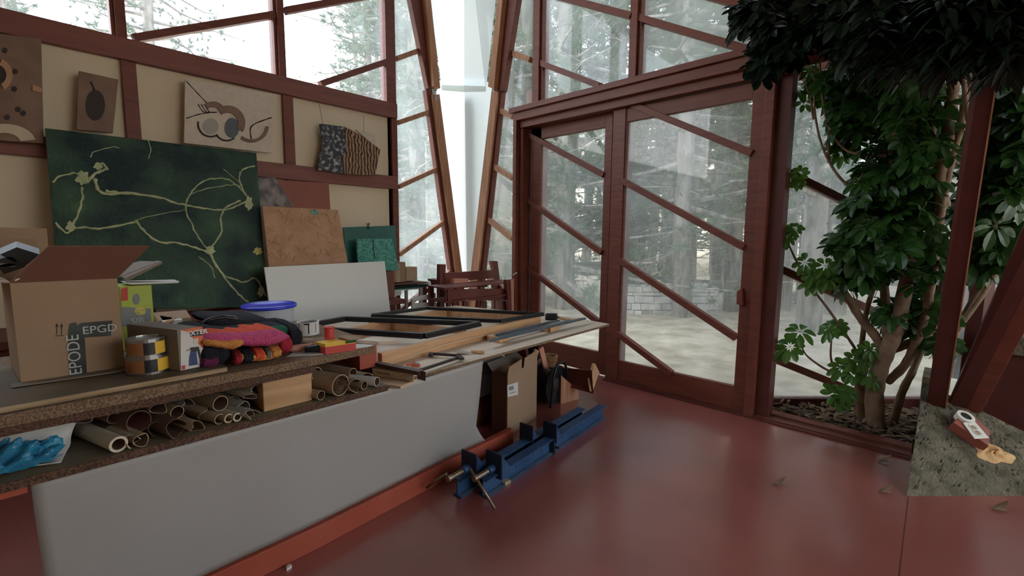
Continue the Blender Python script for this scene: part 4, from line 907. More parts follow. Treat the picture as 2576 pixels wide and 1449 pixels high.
o2, c2_, h2_ = tin((370, 900), 41, zq+h1_+.001, 44, 'upper tin with yellow label stacked on the squat one')
# paper scraps behind
for p, m_, lab in ((((385, 800), (470, 792), (482, 812), (400, 822)), 'carton', 'open brown cardboard tray behind the blanket'), (((400, 808), (452, 800), (460, 818), (410, 824)), 'paper', 'white crumpled paper in the cardboard tray')):
    t = MB(); t.hexa([at(*q_, z=zd1+.06) for q_ in p], (0, 0, .03)); tag(t.build('tray' if m_ == 'carton' else 'paper_scrap', m_, bevel=.004), lab, 'tray' if m_ == 'carton' else 'paper')
t = MB(); t.tube([at(*p, z=zd1+.09) for p in ((405, 820), (418, 812), (432, 808), (438, 798))], [.004, .012, .010, .003], 6); tag(t.build('dry_leaf', 'tan_relief', smooth=True), 'curled dry brown leaf on the cardboard tray', 'leaf')
# ------------------------------------------------------------------ blanket: folded layers
BL = empty('striped_blanket', label='folded blanket in green, black, orange, pink and red stripes on the deck', cat='blanket')
by = at(600, 925, z=zd1).y
def fold(px0, px1, top0, top1, y, dep, bands, name, sag=.0):
    """rounded fold running along the bench: ends at two photo columns, bands = [(fraction, material)] around the section"""
    n = 30; acc = 0; 
    for k, (fr_, m_) in enumerate(bands):
        a0, a1 = acc, acc+fr_; acc = a1
        def fn(u, v):
            s = a0+(a1-a0)*v; ang_ = math.pi*(1.15-1.3*s); e = min(1, math.sin(math.pi*min(1, max(0.0, u)*.94+.03))**.35*1.02)
            bz = px1z[0]+(px1z[1]-px1z[0])*u; tz = top0+(top1-top0)*u; hh = (tz-bz)/2
            cx = px0+(px1-px0)*u
            return V((cx+.006*math.sin(s*9), y+dep/2-math.cos(ang_)*-dep/2*(.6+.4*e)*-1, bz+hh+hh*math.sin(ang_)*e+.006*math.sin(u*11+s*5)+.004*math.sin(u*23)))
        t = MB(); t.grid(fn, n, 10); t.build(name, m_, BL, smooth=True)
def fl(name, x0, x1, y0, y1, zb0, zb1, zt0_, zt1_, stripes, wob=1):
    """soft rounded slab; stripes = [(u_end, material)] across depth+height profile"""
    prev = 0
    for (s1_, m_) in stripes:
        s0_ = prev; prev = s1_
        def fn(u, v, s0_=s0_, s1_=s1_):
            s = s0_+(s1_-s0_)*v; a = math.pi*(1.25-1.5*s)      # profile angle: front-bottom -> top -> back-bottom
            e = max(.05, 1-abs(2*u-1)**6*.75); zb = zb0+(zb1-zb0)*u; zt_ = zt0_+(zt1_-zt0_)*u; hz = (zt_-zb)/2
            ca, sa = math.cos(a), math.sin(a); ca = math.copysign(abs(ca)**.6, ca); sa = math.copysign(abs(sa)**.8, sa)
            return V((x0+(x1-x0)*u+.008*math.sin(s*8*wob), (y0+y1)/2+(y1-y0)/2*ca*(.85+.15*e), max(zb, (zb+zt_)/2+hz*sa*e+.004*wob*math.sin(u*7+s*4)+.0012*math.sin(u*31+s*17))))
        t = MB(); t.grid(fn, 36, 8); t.build(name, m_, BL, smooth=True)
xx = lambda px, y, py=860: at(px, py, y=y).x
zz_ = lambda px, py, y: at(px, py, y=y).z
yb0 = YS+.06; zb = zd1+.003
fl('fold', xx(590, yb0), xx(708, yb0), yb0, yb0+.32, zb, zb, zb+.055, zb+.05, [(.30, 'w_gold'), (1, 'w_red')])
for i, (pa, pb, m_) in enumerate(((586, 607, 'w_red'), (606, 638, 'w_black'), (637, 667, 'w_orange'), (666, 680, 'w_grey'), (679, 708, 'w_gold'))):
    fl('stripe', xx(pa, yb0), xx(pb, yb0), yb0-.006, yb0+.30, zb, zb, zb+.058, zb+.056, [(1, m_)], .3)
y2 = yb0+.02
fl('fold', xx(500, y2), xx(575, y2), y2, y2+.3, zb, zb, zb+.11, zb+.10, [(1, 'w_black')])
fl('fold', xx(498, y2), xx(545, y2), y2-.01, y2+.3, zb, zb, zb+.065, zb+.065, [(1, 'w_plum')])
z2a, z2b = zb+.055, zb+.05
fl('fold', xx(505, y2), xx(612, y2), y2-.012, y2+.3, z2a+.035, z2a, z2a+.075, z2b+.075, [(.45, 'w_gold'), (1, 'w_orange')])
fl('fold', xx(508, y2), xx(728, y2), y2-.004, y2+.34, z2a+.03, z2b-.01, z2a+.095, z2b+.075, [(.36, 'w_pink'), (.52, 'w_orange'), (1, 'w_green')])
fl('fold', xx(700, y2), xx(735, y2), y2+.0, y2+.34, zb, zb, zb+.115, zb+.10, [(.4, 'w_red'), (1, 'w_orange')])
y3 = y2+.08
fl('fold', xx(482, y3), xx(740, y3, 840), y3, y3+.34, zb+.09, zb+.06, zb+.155, zb+.125, [(.33, 'w_green'), (.55, 'w_black'), (1, 'w_black')])
fl('fold', xx(520, y3+.1, 820), xx(690, y3+.1, 820), y3+.1, y3+.4, zb+.12, zb+.09, zb+.19, zb+.145, [(.6, 'w_black'), (.8, 'w_plum'), (1, 'w_black')])
fl('fold', xx(722, y3), xx(757, y3, 840), y3-.02, y3+.3, zb, zb, zb+.14, zb+.12, [(1, 'w_black')])
t = MB(); pts = [at(*p, z=zb+.20) for p in ((505, 812), (530, 800), (560, 795), (590, 797), (600, 806), (570, 800), (530, 806))]; t.tube(pts, .004, 6); t.build('cord', 'black', BL, smooth=True)
# ------------------------------------------------------------------ blue-lidded tub, can, spool ...
tbx = at(680, 842, z=zd1); r_ = 56/ppm(tbx); tbx = tbx+V((tbx.x, tbx.y, 0)).normalized()*r_
def sit(px, py, z): return at(px, py, z=z)
tc_ = at(680, 812, y=2.55); tc_.z = 0
TU = empty('plastic_tub', label='translucent plastic tub with bright blue lid behind the blanket', cat='tub')
cy_ = V((at(679, 800, y=2.62).x, 2.62, 0)); pm_ = ppm((cy_.x, cy_.y, 1)); rt = 60/pm_; ztop_ = at(679, 766, y=2.55).z; zbt = zd1+.001
t = MB(); t.lathe((cy_.x, cy_.y, zbt), [(0, 0), (rt*.84, 0), (rt*.86, .01), (rt*.95, ztop_-zbt-.02)], 40); t.build('bowl', 'tub', TU, smooth=True)
t = MB(); t.lathe((cy_.x, cy_.y, ztop_-.02), [(rt*.96, -.006), (rt*1.04, -.004), (rt*1.05, .008), (rt*1.0, .014), (rt*.95, .006), (0, .004)], 40); t.build('lid', 'bluelid', TU, smooth=True)
PC = empty('paint_can', label='white paint can with black drips on the deck edge', cat='paint can')
pc = V((at(776, 855, y=2.42).x, 2.42, zd1+.001)); pm_ = ppm(pc); rp = 26/pm_; hp_ = at(776, 808, y=2.42).z-pc.z
t = MB(); t.lathe(pc, [(0, 0), (rp, 0), (rp, hp_*.97), (rp*1.04, hp_*.975), (rp*1.04, hp_), (rp*.92, hp_), (rp*.9, hp_-.01)], 32); t.build('can', 'paper_cream' if 0 else 'paper', PC, smooth=False)
t = MB(); t.lathe(pc, [(0, hp_-.008), (rp*.9, hp_-.008)], 24); t.build('paint', 'black', PC)
base = math.atan2(-pc.y, -pc.x)
for a_, w_, l_ in ((-.05, .10, .9), (-.75, .06, .85), (.1, .5, .12), (.9, .08, .45)):
    t = MB(); k = 5; v = []
    for i in range(k+1): a = base-a_+w_*(i/k-.5); v += [pc+V((math.cos(a)*rp*1.01, math.sin(a)*rp*1.01, hp_*.96)), pc+V((math.cos(a)*rp*1.01, math.sin(a)*rp*1.01, hp_*(.96-l_*.9)))]
    t.add(v, [(2*i, 2*i+2, 2*i+3, 2*i+1) for i in range(k)]); t.build('drip', 'black', PC)
zk = zd1+.001
BKx = empty('colour_book', label='red cardboard box with yellow and green top on the deck edge', cat='box')
ka = [at(*p, z=zk+.05) for p in ((793, 858), (818, 864), (895, 853), (870, 846))]; 
t = MB(); t.hexa([V((p.x, p.y, zk)) for p in ka], (0, 0, .032)); t.build('lower_box', 'redlabel', BKx)
t = MB(); t.hexa([V((p.x, p.y, zk+.0325)) for p in ka], (0, 0, .014)); t.build('upper_box', 'yellow', BKx)
t = MB(); q1_, q2_ = V((ka[1].x, ka[1].y, zk+.036)), V((ka[2].x, ka[2].y, zk+.036)); m_ = q1_.lerp(q2_, .65); nn_ = (q2_-q1_).cross(Z1).normalized(); nn_ = nn_ if nn_.y < 0 else -nn_
t.hexa([m_, q2_, q2_+Z1*.010, m_+Z1*.010], nn_*.001); t.build('green_end', 'w_green', BKx)
sp = at(829, 852, z=zk+.047); t = MB(); rs_ = 12.5/ppm(sp); t.lathe(sp, [(0, 0), (rs_*1.05, 0), (rs_*1.05, .004), (rs_*.95, .008), (rs_*.95, .048), (rs_*1.05, .052), (rs_*1.05, .056), (0, .056)], 24); tag(t.build('thread_spool', 'redlabel'), 'red spool standing on the yellow-topped box', 'spool')
rr_ = at(770, 862, z=zk+.02); t = MB(); t.tube([at(758, 864, z=zk+.022), at(790, 862, z=zk+.022)], .021, 18); tag(t.build('masking_roll', 'kraft', smooth=True), 'short tan roll lying in front of the white paint can', 'roll')
hs = [('brown_handle', ((742, 876), (786, 872)), .020, 'furnred_pale', 'reddish-brown tool handle lying on the deck edge'), ('black_handle', ((790, 877), (848, 872)), .020, 'black', 'black tool handle with red tip lying on the deck edge')]
for nm, (p, q_), r_, m_, lab in hs:
    a, b = at(*p, z=zk+.02), at(*q_, z=zk+.02); o = empty(nm, label=lab, cat='tool'); d = b-a
    t = MB(); t.tube([a-d*.4, a, a+d*.25, a+d*.7, b], [r_*.7, r_*.8, r_*.85, r_*.7, r_*.92], 16); t.build('grip', m_, o, smooth=True)
    t = MB(); t.tube([b, b+d.normalized()*.008], [r_*.95, r_*.7], 16); t.build('end_cap', 'orangelabel', o, smooth=True)
t = MB(); t.hexa([at(*p, z=zd1+.0015) for p in ((720, 898), (800, 893), (930, 872), (960, 862), (900, 866), (735, 888))], (0, 0, .001)); tag(t.build('paper_sheet', 'paper'), 'white paper sheet under the tools at the deck edge', 'paper')
slabz([(898, 854), (952, 859), (1002, 856), (940, 848)], zk+.02, .018, 'ply_pale', 'pine_lath', 'pale lath with square end lying beyond the red box', 'lath')
t = MB(); t.hexa([at(*p, z=zk+.055) for p in ((845, 846), (880, 856), (910, 850), (870, 843))], (0, 0, .001)); tag(t.build('kraft_card', 'carton'), 'thin tan card on the far side of the red box', 'card')
# boxes, folders and stools beyond the white panel
t = MB(); z = .93
C1 = empty('small_carton', label='small brown carton with torn top beside the white panel', cat='box')
a, b = at(992, 711, y=4.35), at(1021, 711, y=4.35); tz = at(1000, 660, y=4.35).z
t = MB(); t.box(a.x-.16, b.x, 4.35, 4.55, a.z, tz); t.build('body', 'carton', C1, bevel=.003); t = MB(); t.box(a.x+.03, a.x+.07, 4.348, 4.35, a.z, a.z+.2); t.build('tape', 'kraft', C1)
zc1 = a.z
a, b = at(1022, 709, y=4.40), at(1050, 709, y=4.40); tz = at(1030, 672, y=4.40).z
t = MB(); t.box(a.x, b.x, 4.40, 4.55, zc1, tz); tag(t.build('small_carton', 'furnred_pale' if 0 else 'kraft', bevel=.003), 'pale small carton right of the torn brown one', 'box')
for i, (p0, p1, dz, m_, lab) in enumerate((((975, 717), (1075, 716), -.012, 'carton_dark', 'brown folder under the two small cartons'), ((975, 727), (1090, 722), -.04, 'black', 'black folder below the brown one'), ((975, 735), (1095, 724), -.06, 'teal_dark', 'dark green board at the bottom of the folder pile'))):
    a, b = at(*p0, y=4.3), at(*p1, y=4.3); t = MB(); t.box(a.x, b.x, 4.3, 4.6, zc1+dz-.012, zc1+dz); tag(t.build('folder', m_, bevel=.002), lab, 'folder')
zc1 -= .074
# white shelf crate holding them
cr_ = empty('slatted_crate', label='white slatted crate below the folders by the corner window', cat='crate')
xa, xb = at(976, 750, y=4.28).x, at(1008, 750, y=4.28).x
for x in (xb-.03,):
    t = MB(); t.box(2.63, 2.66, 4.28, 4.31, .0, zc1); t.build('post', 'paper', cr_)
for k in range(4):
    t = MB(); h_ = (zc1-.80)/4; t.box(2.63, max(xb, 2.7), 4.265, 4.28, .80+k*h_, .80+(k+.8)*h_); t.build('slat', 'paper', cr_)
t = MB(); t.box(2.63, 3.0, 4.28, 4.6, zc1-.012, zc1-.001); t.build('lid_board', 'paper', cr_)
t = MB(); t.box(2.97, 3.0, 4.28, 4.31, 0, zc1-.012); t.build('post', 'paper', cr_)
t = MB(); t.box(2.97, 3.0, 4.57, 4.6, 0, zc1-.012); t.build('post', 'paper', cr_)
# white plastic chair behind
wc = empty('white_chair', label='whitish slatted chair back in front of the corner window', cat='chair')
for k, (p, q_) in enumerate((((1040, 752), (1095, 742)), ((1036, 768), (1096, 764)), ((1040, 785), (1096, 785)))):
    a, b = at(*p, y=4.1), at(*q_, y=4.1); m_ = (a+b)/2+V((0, -.03, 0)); t = MB()
    t.bar(a, m_, .012, .05); t.bar(m_, b, .012, .05); t.build('slat', 'whitegrey', wc)
for p, q_ in (((1078, 708), (1103, 800)), ((1038, 752), (1040, 800))):
    a, b = at(*p, y=4.12), at(*q_, y=4.12); b = low(a, b, .0); t = MB(); t.bar(a, b, .03, .03); t.build('leg', 'whitegrey', wc)
t = MB(); a = at(1040, 800, y=4.1); t.box(a.x, a.x+.3, 4.1, 4.4, .42, .45); t.build('seat', 'whitegrey', wc)
# stacked red wooden stools/chairs
def bp(o, name, pts, y, th_, m): t = MB(); t.hexa([at(*p, y=y) for p in pts], (0, th_, 0)); return t.build(name, m, o, bevel=.002)
s1o = empty('red_chair', label='dark red plank chair with two tall back posts stacked behind the table', cat='chair')
bp(s1o, 'post', [(1107, 665), (1122, 665), (1116, 800), (1106, 800)], 4.05, .06, 'furnred'); bp(s1o, 'post', [(1238, 657), (1252, 657), (1268, 790), (1256, 790), (1245, 690)], 4.05, .06, 'furnred')
bp(s1o, 'back_rail', [(1116, 687), (1247, 679), (1251, 699), (1122, 710)], 4.04, .03, 'furnred'); bp(s1o, 'seat_edge', [(1116, 706), (1136, 704), (1134, 726), (1122, 726)], 4.04, .3, 'furnred')
bp(s1o, 'pale_block', [(1143, 702), (1179, 701), (1178, 724), (1140, 726)], 3.96, .08, 'furnred_pale')
bp(s1o, 'back_rail', [(1179, 710), (1226, 709), (1227, 722), (1179, 722)], 4.1, .03, 'furnred')
s2o = empty('red_chair', label='dark red plank chair with pale-edged posts stacked in front by the door jamb', cat='chair')
bp(s2o, 'front_rail', [(1124, 728), (1285, 726), (1285, 756), (1120, 756)], 3.72, .03, 'furnred')
t = MB(); a, b = at(1118, 728, y=3.70), at(1276, 727, y=3.70); t.box(a.x, b.x, 3.68, 4.0, a.z+.002, a.z+.018); t.build('seat', 'furnred', s2o, bevel=.002)
t = MB(); t.box(a.x, b.x, 3.68, 4.0, a.z-.14, a.z-.125); t.build('shelf_slat', 'furnred', s2o)
zb_ = a.z-.14
bp(s2o, 'post', [(1273, 704), (1285, 704), (1287, 800), (1283, 800)], 3.66, .05, 'furnred')
bp(s2o, 'post', [(1285, 702), (1306, 702), (1308, 728), (1297, 728), (1297, 800), (1288, 800)], 3.65, .02, 'furnred_pale')
bp(s2o, 'post', [(1306, 702), (1314, 702), (1324, 800), (1314, 800)], 3.64, .06, 'furnred'); bp(s2o, 'post', [(1314, 702), (1322, 702), (1334, 800), (1324, 800)], 3.63, .02, 'furnred_pale')
bp(s2o, 'stretcher', [(1297, 734), (1310, 734), (1312, 756), (1297, 756)], 3.70, .03, 'furnred')
for px in (1140, 1167, 1215, 1263): bp(s2o, 'leg', [(px, 757), (px+10, 757), (px+12, 800), (px+2, 800)], 3.74, .03, 'furnred')
for o_ in (s1o, s2o):   # legs standing on the floor under what the table hides
    pass
x0_, x1_ = at(1124, 740, y=3.72).x, at(1300, 740, y=3.66).x
for x in (x0_, x1_-.05):
    for y in (3.70, 4.0):
        t = MB(); t.box(x, x+.045, y, y+.045, 0, zb_+.14); t.build('leg', 'furnred', s2o)
xp, xq = at(1111, 730, y=4.05).x, at(1258, 730, y=4.05).x
for x in (xp, xq):
    for y in (4.06, 4.4):
        t = MB(); t.box(x, x+.05, y, y+.05, 0, .9); t.build('leg', 'furnred', s1o)
# wine-red post with glass reflection outside is part of door; small white switch on jamb
t = MB(); t.tube([at(1290, 692, x=XD-.2), at(1300, 686, x=XD-.2)], .006, 8); tag(t.build('door_hook', 'paper', smooth=True), 'small white hook on the left door jamb', 'hook')
# ------------------------------------------------------------------ under the table
UB = empty('tall_carton', label='tall open carton with white shipping label under the plywood table', cat='box')
ua_ = at(1237, 1118, z=0); uc = at(1276, 1130, z=0); 
ya = 2.32; c0 = V((at(1276, 1000, y=2.20).x, 2.20, 0)); l0 = V((at(1237, 1000, y=2.36).x, 2.36, 0)); r0 = V((at(1350, 1000, y=2.30).x, 2.30, 0)); bk0 = l0+(r0-c0)
hU = at(1276, 945, y=2.20).z
t = MB(); t.use('carton_dark').hexa([c0, l0, l0+V((.006, 0, 0)), c0+V((.006, 0, 0))], (0, 0, hU)); t.use('carton').hexa([c0, r0, r0+V((0, .006, 0)), c0+V((0, .006, 0))], (0, 0, hU)); t.use('carton').hexa([r0, bk0, bk0-V((.006, 0, 0)), r0-V((.006, 0, 0))], (0, 0, hU)); t.use('carton').hexa([l0, bk0, bk0-V((0, .006, 0)), l0-V((0, .006, 0))], (0, 0, hU)); t.use('carton').hexa([c0, r0, bk0, l0], (0, 0, .005)); t.build('body', None, UB)  # left side in darker brown, its shade painted into the colour
up_ = V((0, 0, 1)); e1 = (r0-c0)
t = MB(); a = c0+up_*hU; 
t.hexa([a, a+e1*.45, a+e1*.43+V((.01, .0, .075)), a+V((.02, -.0, .06))], (0, .004, 0)); t.hexa([a+e1*.52, a+e1, a+e1+V((.0, 0, .09)), a+e1*.55+V((0, 0, .07))], (0, .004, 0)); t.build('flap', 'carton', UB)
t = MB(); t.hexa([l0+up_*hU, bk0+up_*hU, bk0+up_*hU+V((-.02, .05, .04)), l0+up_*hU+V((.0, .05, .05))], (0, .004, 0)); t.build('flap', 'carton_grey', UB)
t = MB(); ln_ = e1.cross(Z1).normalized(); ln_ = ln_ if ln_.y < 0 else -ln_; UP = (ln_, ln_.dot(c0)+.001); t.hexa([at(*p, pl=UP) for p in ((1276, 969), (1303, 961), (1303, 993), (1277, 999))], ln_*.0005); t.build('label', 'paper', UB)
UP2 = (ln_, ln_.dot(c0)+.002)
t = MB(); [t.hexa([at(*p, pl=UP2) for p in ((1280+i*1.6, 973-i*.4), (1280.8+i*1.6, 973-i*.4), (1280.8+i*1.6, 983-i*.4), (1280+i*1.6, 983-i*.4))], ln_*.0003) for i in range(8)]; t.build('barcode', 'ink', UB)
t = MB(); [t.hexa([at(*p, pl=UP2) for p in ((1282, 990-i*1.8), (1297, 986-i*1.8), (1297, 986.7-i*1.8), (1282, 990.7-i*1.8))], ln_*.0003) for i in range(2)]; t.build('print_lines', 'ink', UB)
# plastic crates and bags behind
for i, (z0, z1, m_, lab) in enumerate(((.0, .22, 'redwood', 'red wooden chest under the plywood table'), (.222, .40, 'cratelight', 'pale blue-grey plastic crate under the plywood table'), (.402, .50, 'grey', 'dark crate lid with clear bags on it'))):
    x0_ = at(1215, 980, y=2.5).x; t = MB(); t.box(x0_-.25, x0_+.30-.04*i, 2.5, 2.95, z0, z1); tag(t.build('storage_crate' if i else 'wooden_chest', m_, bevel=.006), lab, 'crate' if i else 'chest')
def bag(c, r, label, seed):
    rn = random.Random(seed); t = MB(); 
    t.grid(lambda u, v: V(c)+V((r[0]*math.sin(math.pi*v)*math.cos(6.283*u)*(1+.15*math.sin(u*20+v*11)), r[1]*math.sin(math.pi*v)*math.sin(6.283*u), r[2]*math.cos(math.pi*v)*(1+.12*math.sin(u*18.85+v*5)))), 24, 12); return tag(t.build('plastic_bag', 'clearplastic'), label, 'bag')
b0 = at(1238, 912, y=2.6); bag((b0.x, 2.6, .56), (.10, .09, .055), 'clear plastic bag on the crate, nearer the plastic sheet', 1)
b0 = at(1266, 905, y=2.7); bag((b0.x+.02, 2.7, .57), (.11, .09, .06), 'bluish plastic bag on the crate, behind the tall carton', 2)
# cable reel with black handle
CR = empty('cable_reel', label='black cable reel with tubular handle standing beside the tall carton', cat='cable reel')
rc = V((at(1385, 1000, y=2.42).x, 2.45, .175)); 
t = MB(); axr = V((.12, -1, 0)).normalized(); t.lathe(rc-axr*.09, [(0, 0), (.165, 0), (.165, .012), (.12, .014), (.12, .16), (.165, .162), (.165, .175), (0, .175)], 32, axr); t.build('drum', 'black', CR, smooth=False)
t = MB(); sd_ = axr.cross(Z1).normalized(); hpt = [rc+axr*.12+sd_*(-.13)+V((0, 0, -.155)), rc+axr*.12+sd_*-.11+V((0, 0, .12)), rc+axr*.12+sd_*-.06+V((0, 0, .2)), rc+axr*.12+sd_*.05+V((0, 0, .2)), rc+axr*.12+sd_*.10+V((0, 0, .12)), rc+axr*.12+sd_*.15+V((0, 0, -.155))]
t.tube(hpt, .011, 8); t.tube([p-axr*.22 for p in hpt], .011, 8); t.build('handle', 'black', CR, smooth=True)
t = MB(); t.lathe(rc+axr*.086, [(0, .008), (.05, .008), (.06, 0)], 20, axr); t.build('hub', 'leatherdark', CR, smooth=True)
t = MB(); c0_ = at(1357, 975, y=2.6); t.lathe(c0_+V((0, 0, -.03)), [(0, 0), (.045, .0), (.055, .03), (.04, .07), (0, .085)], 20); tag(t.build('metal_bowl', 'steel', smooth=True), 'small metal dome behind the cable reel', 'bowl')
t = MB(); t.box(c0_.x-.1, c0_.x+.1, 2.52, 2.72, 0, c0_.z-.031); tag(t.build('support_stand', 'darkred'), 'dark stand below the small metal dome', 'stand')
# red sawhorse tray pieces near the door
TRY = empty('wooden_trough', label='dark red V-shaped wooden trough on a wide leg by the door foot', cat='trough')
def rp_(pts, y, th_, m, name): t = MB(); t.hexa([at(*p, y=y) for p in pts], (0, th_, 0)); return t.build(name, m, TRY, bevel=.002)
def tp_(px, py, y): return at(px, py, y=y)
e0_, e1_ = tp_(1378, 922, 2.62), tp_(1488, 930, 2.13); f0_, f1_ = tp_(1378, 958, 2.58), tp_(1492, 989, 2.10); g0_, g1_ = tp_(1400, 932, 2.70), tp_(1510, 936, 2.16)
t = MB(); t.hexa([e0_, e1_, f1_, f0_], (-.012, -.012, 0)); t.build('side_board', 'furnred', TRY, bevel=.001)
t = MB(); t.hexa([g0_, g1_, f1_, f0_], (.008, .008, 0)); t.build('side_board', 'furnred', TRY, bevel=.001)
t = MB(); t.hexa([tp_(1486, 954, 2.13), tp_(1497, 914, 2.14), tp_(1508, 937, 2.14), tp_(1491, 985, 2.10)], (-.015, .02, 0)); t.build('end_board', 'pine', TRY)
a_ = tp_(1411, 985, 2.34); b_ = tp_(1456, 985, 2.30); t = MB(); t.hexa([V((a_.x, a_.y, 0)), V((b_.x, b_.y, 0)), V((b_.x, b_.y, tp_(1456, 983, 2.30).z)), V((a_.x, a_.y, tp_(1411, 945, 2.34).z))], (.01, .03, 0)); t.build('leg', 'lightwood', TRY, bevel=.002)
# slanted boards of a trestle
for i, (p, q_, lab) in enumerate((((1350, 880), (1333, 925), 'short reddish lath leaning left under the table end'), ((1360, 875), (1385, 978), 'long reddish lath leaning right under the table end'))):
    a, b = at(*p, y=2.5), at(*q_, y=2.5); b = low(a, b, 0.0) if i else b; t = MB(); t.bar(a, b, .018, .055, (1, 0, 0)); tag(t.build('leaning_lath', 'furnred_pale', bevel=.001), lab, 'lath')
# wicker basket
wb = at(1383, 915, y=3.0); BK_ = empty('wicker_basket', label='small wicker basket seen under the table end by the door', cat='basket')
t = MB(); hbk = .15; rb = .06
for k in range(9):
    z = k/8*hbk; t.tube([wb+V((math.cos(a)*(rb+.02*k/8+.003*(-1)**(j+k)), math.sin(a)*(rb+.02*k/8+.003*(-1)**(j+k)), z-.06)) for j, a in enumerate([i*6.2832/24 for i in range(25)])], .006, 5, cap=False)
t.build('weave', 'wicker', BK_, smooth=True); 
t = MB(); t.lathe(wb+V((0, 0, -.062)), [(0, 0), (rb, 0), (rb+.018, hbk)], 20); t.build('lining', 'brown', BK_)
t = MB(); t.box(wb.x-.1, wb.x+.12, 2.9, 3.12, 0, wb.z-.064); tag(t.build('low_stool', 'furnred', bevel=.004), 'dark red low stool carrying the wicker basket', 'stool')
# ------------------------------------------------------------------ sash clamps on the floor
def sash(n0, n1, label, handle):
    o = empty('sash_clamp', label=label, cat='clamp'); a, b = V(n0), V(n1); d = (b-a).normalized(); s = d.cross(Z1).normalized()   # s points to the right side
    H = .105; t = MB()
    t.bar(a+Z1*.004, b+Z1*.004, .065, .008); t.bar(a+Z1*(H-.004), b+Z1*(H-.004), .065, .008); t.bar(a+Z1*H/2, b+Z1*H/2, .008, H-.01); t.build('rail', 'clampblue', o)
    # holes along the web
    k = 0; L = (b-a).length; t = MB()
    for i in range(14):
        c = a+d*(.12+i*(L-.2)/14)+Z1*.06+s*.0043; t.lathe(c, [(0, .0005), (.007, .0005)], 10, s)
    t.build('pin_holes', 'black', o)
    t = MB(); t.bar(a+Z1*.0095+s*.02, b+Z1*.0095+s*.02, .02, .001); t.build('dust', 'dustblue', o)
    # screw head
    c = a+d*.10; t = MB(); t.obox(c+Z1*(H+.045), s*.06, d*.007, Z1*.075); t.build('screw_jaw', 'clampblue_shaded', o, bevel=.004)
    for q in (1, -1):
        t = MB(); t.hexa([c+s*.055*q+Z1*(H+.115), c+s*.055*q+Z1*(H-.01), c+s*.055*q+d*.10+Z1*(H-.01)], -s*.006*q); t.build('gusset', 'clampblue', o)
    t = MB(); sc0 = c+Z1*(H+.03)-d*.008; t.tube([sc0, sc0-d*.05], [.022, .020], 14); t.build('screw_collar', 'clampblue', o, smooth=True)
    t = MB(); 
    t.tube([sc0-d*(.05+.012*i/2) for i in range(16)], [.013+.002*(i % 2) for i in range(16)], 12); t.tube([sc0-d*.14, sc0-d*.165], .017, 12); t.build('screw', 'brass', o)
    h0 = sc0-d*.152; t = MB(); 
    if handle == 0: t.tube([h0+V((.0, .02, .02)), h0+V((-.03, .09, -.04)), h0+V((-.05, .14, -.09))], .008, 8)
    else: t.tube([h0+s*-.04+Z1*.045, h0+s*.14+Z1*-.12], .008, 10)
    t.build('tommy_bar', 'brass', o, smooth=True)
    # sliding jaw
    c = a+d*(L*.47); t = MB(); t.obox(c+Z1*(H+.04), s*.055, d*.007, Z1*.065); t.obox(c+Z1*(H*.5)-s*.0, s*.042, d*.012, Z1*(H*.5+.006)); t.build('sliding_jaw', 'clampblue_shaded', o, bevel=.004)
    for q in (1, -1):
        t = MB(); t.hexa([c+s*.045*q+Z1*(H+.10), c+s*.045*q+Z1*(H+.002), c+s*.045*q+d*.07+Z1*(H+.002)], -s*.006*q); t.build('gusset', 'clampblue', o)
    t = MB(); t.tube([c+s*.045+Z1*.05, c+s*.07+Z1*.05], .008, 8); t.build('pin', 'black', o)
    return o
q0 = at(1165, 1252, z=0); q0b = at(1228, 1252, z=0)
e0, e0b = at(1462, 1052, z=0), at(1518, 1052, z=0)
SA0, SA1 = at(1150, 1250, z=0), at(1462, 1058, z=0)
SB0, SB1 = at(1214, 1250, z=0), at(1515, 1050, z=0)
sash(SA0, SA1, 'blue steel sash clamp on the floor, the one nearer the table', 0); sash(SB0, SB1, 'blue steel sash clamp on the floor, the one nearer the door', 1)
c0 = at(1268, 1216, z=0); t = MB(); t.hexa([c0+V((-.02, -.03, 0)), c0+V((.03, -.03, 0)), c0+V((.03, .01, 0)), c0+V((-.02, .01, 0))], (0, 0, .022)); tag(t.build('wood_wedge', 'kraft', bevel=.006), 'small stone-like wedge on the floor against the nearer clamp', 'wedge')
# ------------------------------------------------------------------ red columns on the buttress
mat('colred', (.065, .013, .010), (.085, .018, .013), 6, .5, .06)
mat('whiteplate', (.72, .68, .58), None, rough=.4)
mat('foam', (.62, .36, .16), (.72, .45, .2), 18, .9, .8)
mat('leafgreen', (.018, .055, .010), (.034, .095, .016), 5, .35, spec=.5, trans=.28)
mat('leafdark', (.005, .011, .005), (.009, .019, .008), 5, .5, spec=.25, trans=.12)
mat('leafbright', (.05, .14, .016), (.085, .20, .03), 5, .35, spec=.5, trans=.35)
mat('stem', (.16, .10, .06), (.24, .16, .10), 14, .8, .5)
mat('deadleaf', (.12, .07, .04), (.26, .17, .10), 9, .9)
def quadcol(name, label, base4, top4):
    t = MB(); t.add(base4+top4, [(0, 1, 2, 3), (7, 6, 5, 4)]+[(i, (i+1) % 4, 4+(i+1) % 4, 4+i) for i in range(4)])
    return t
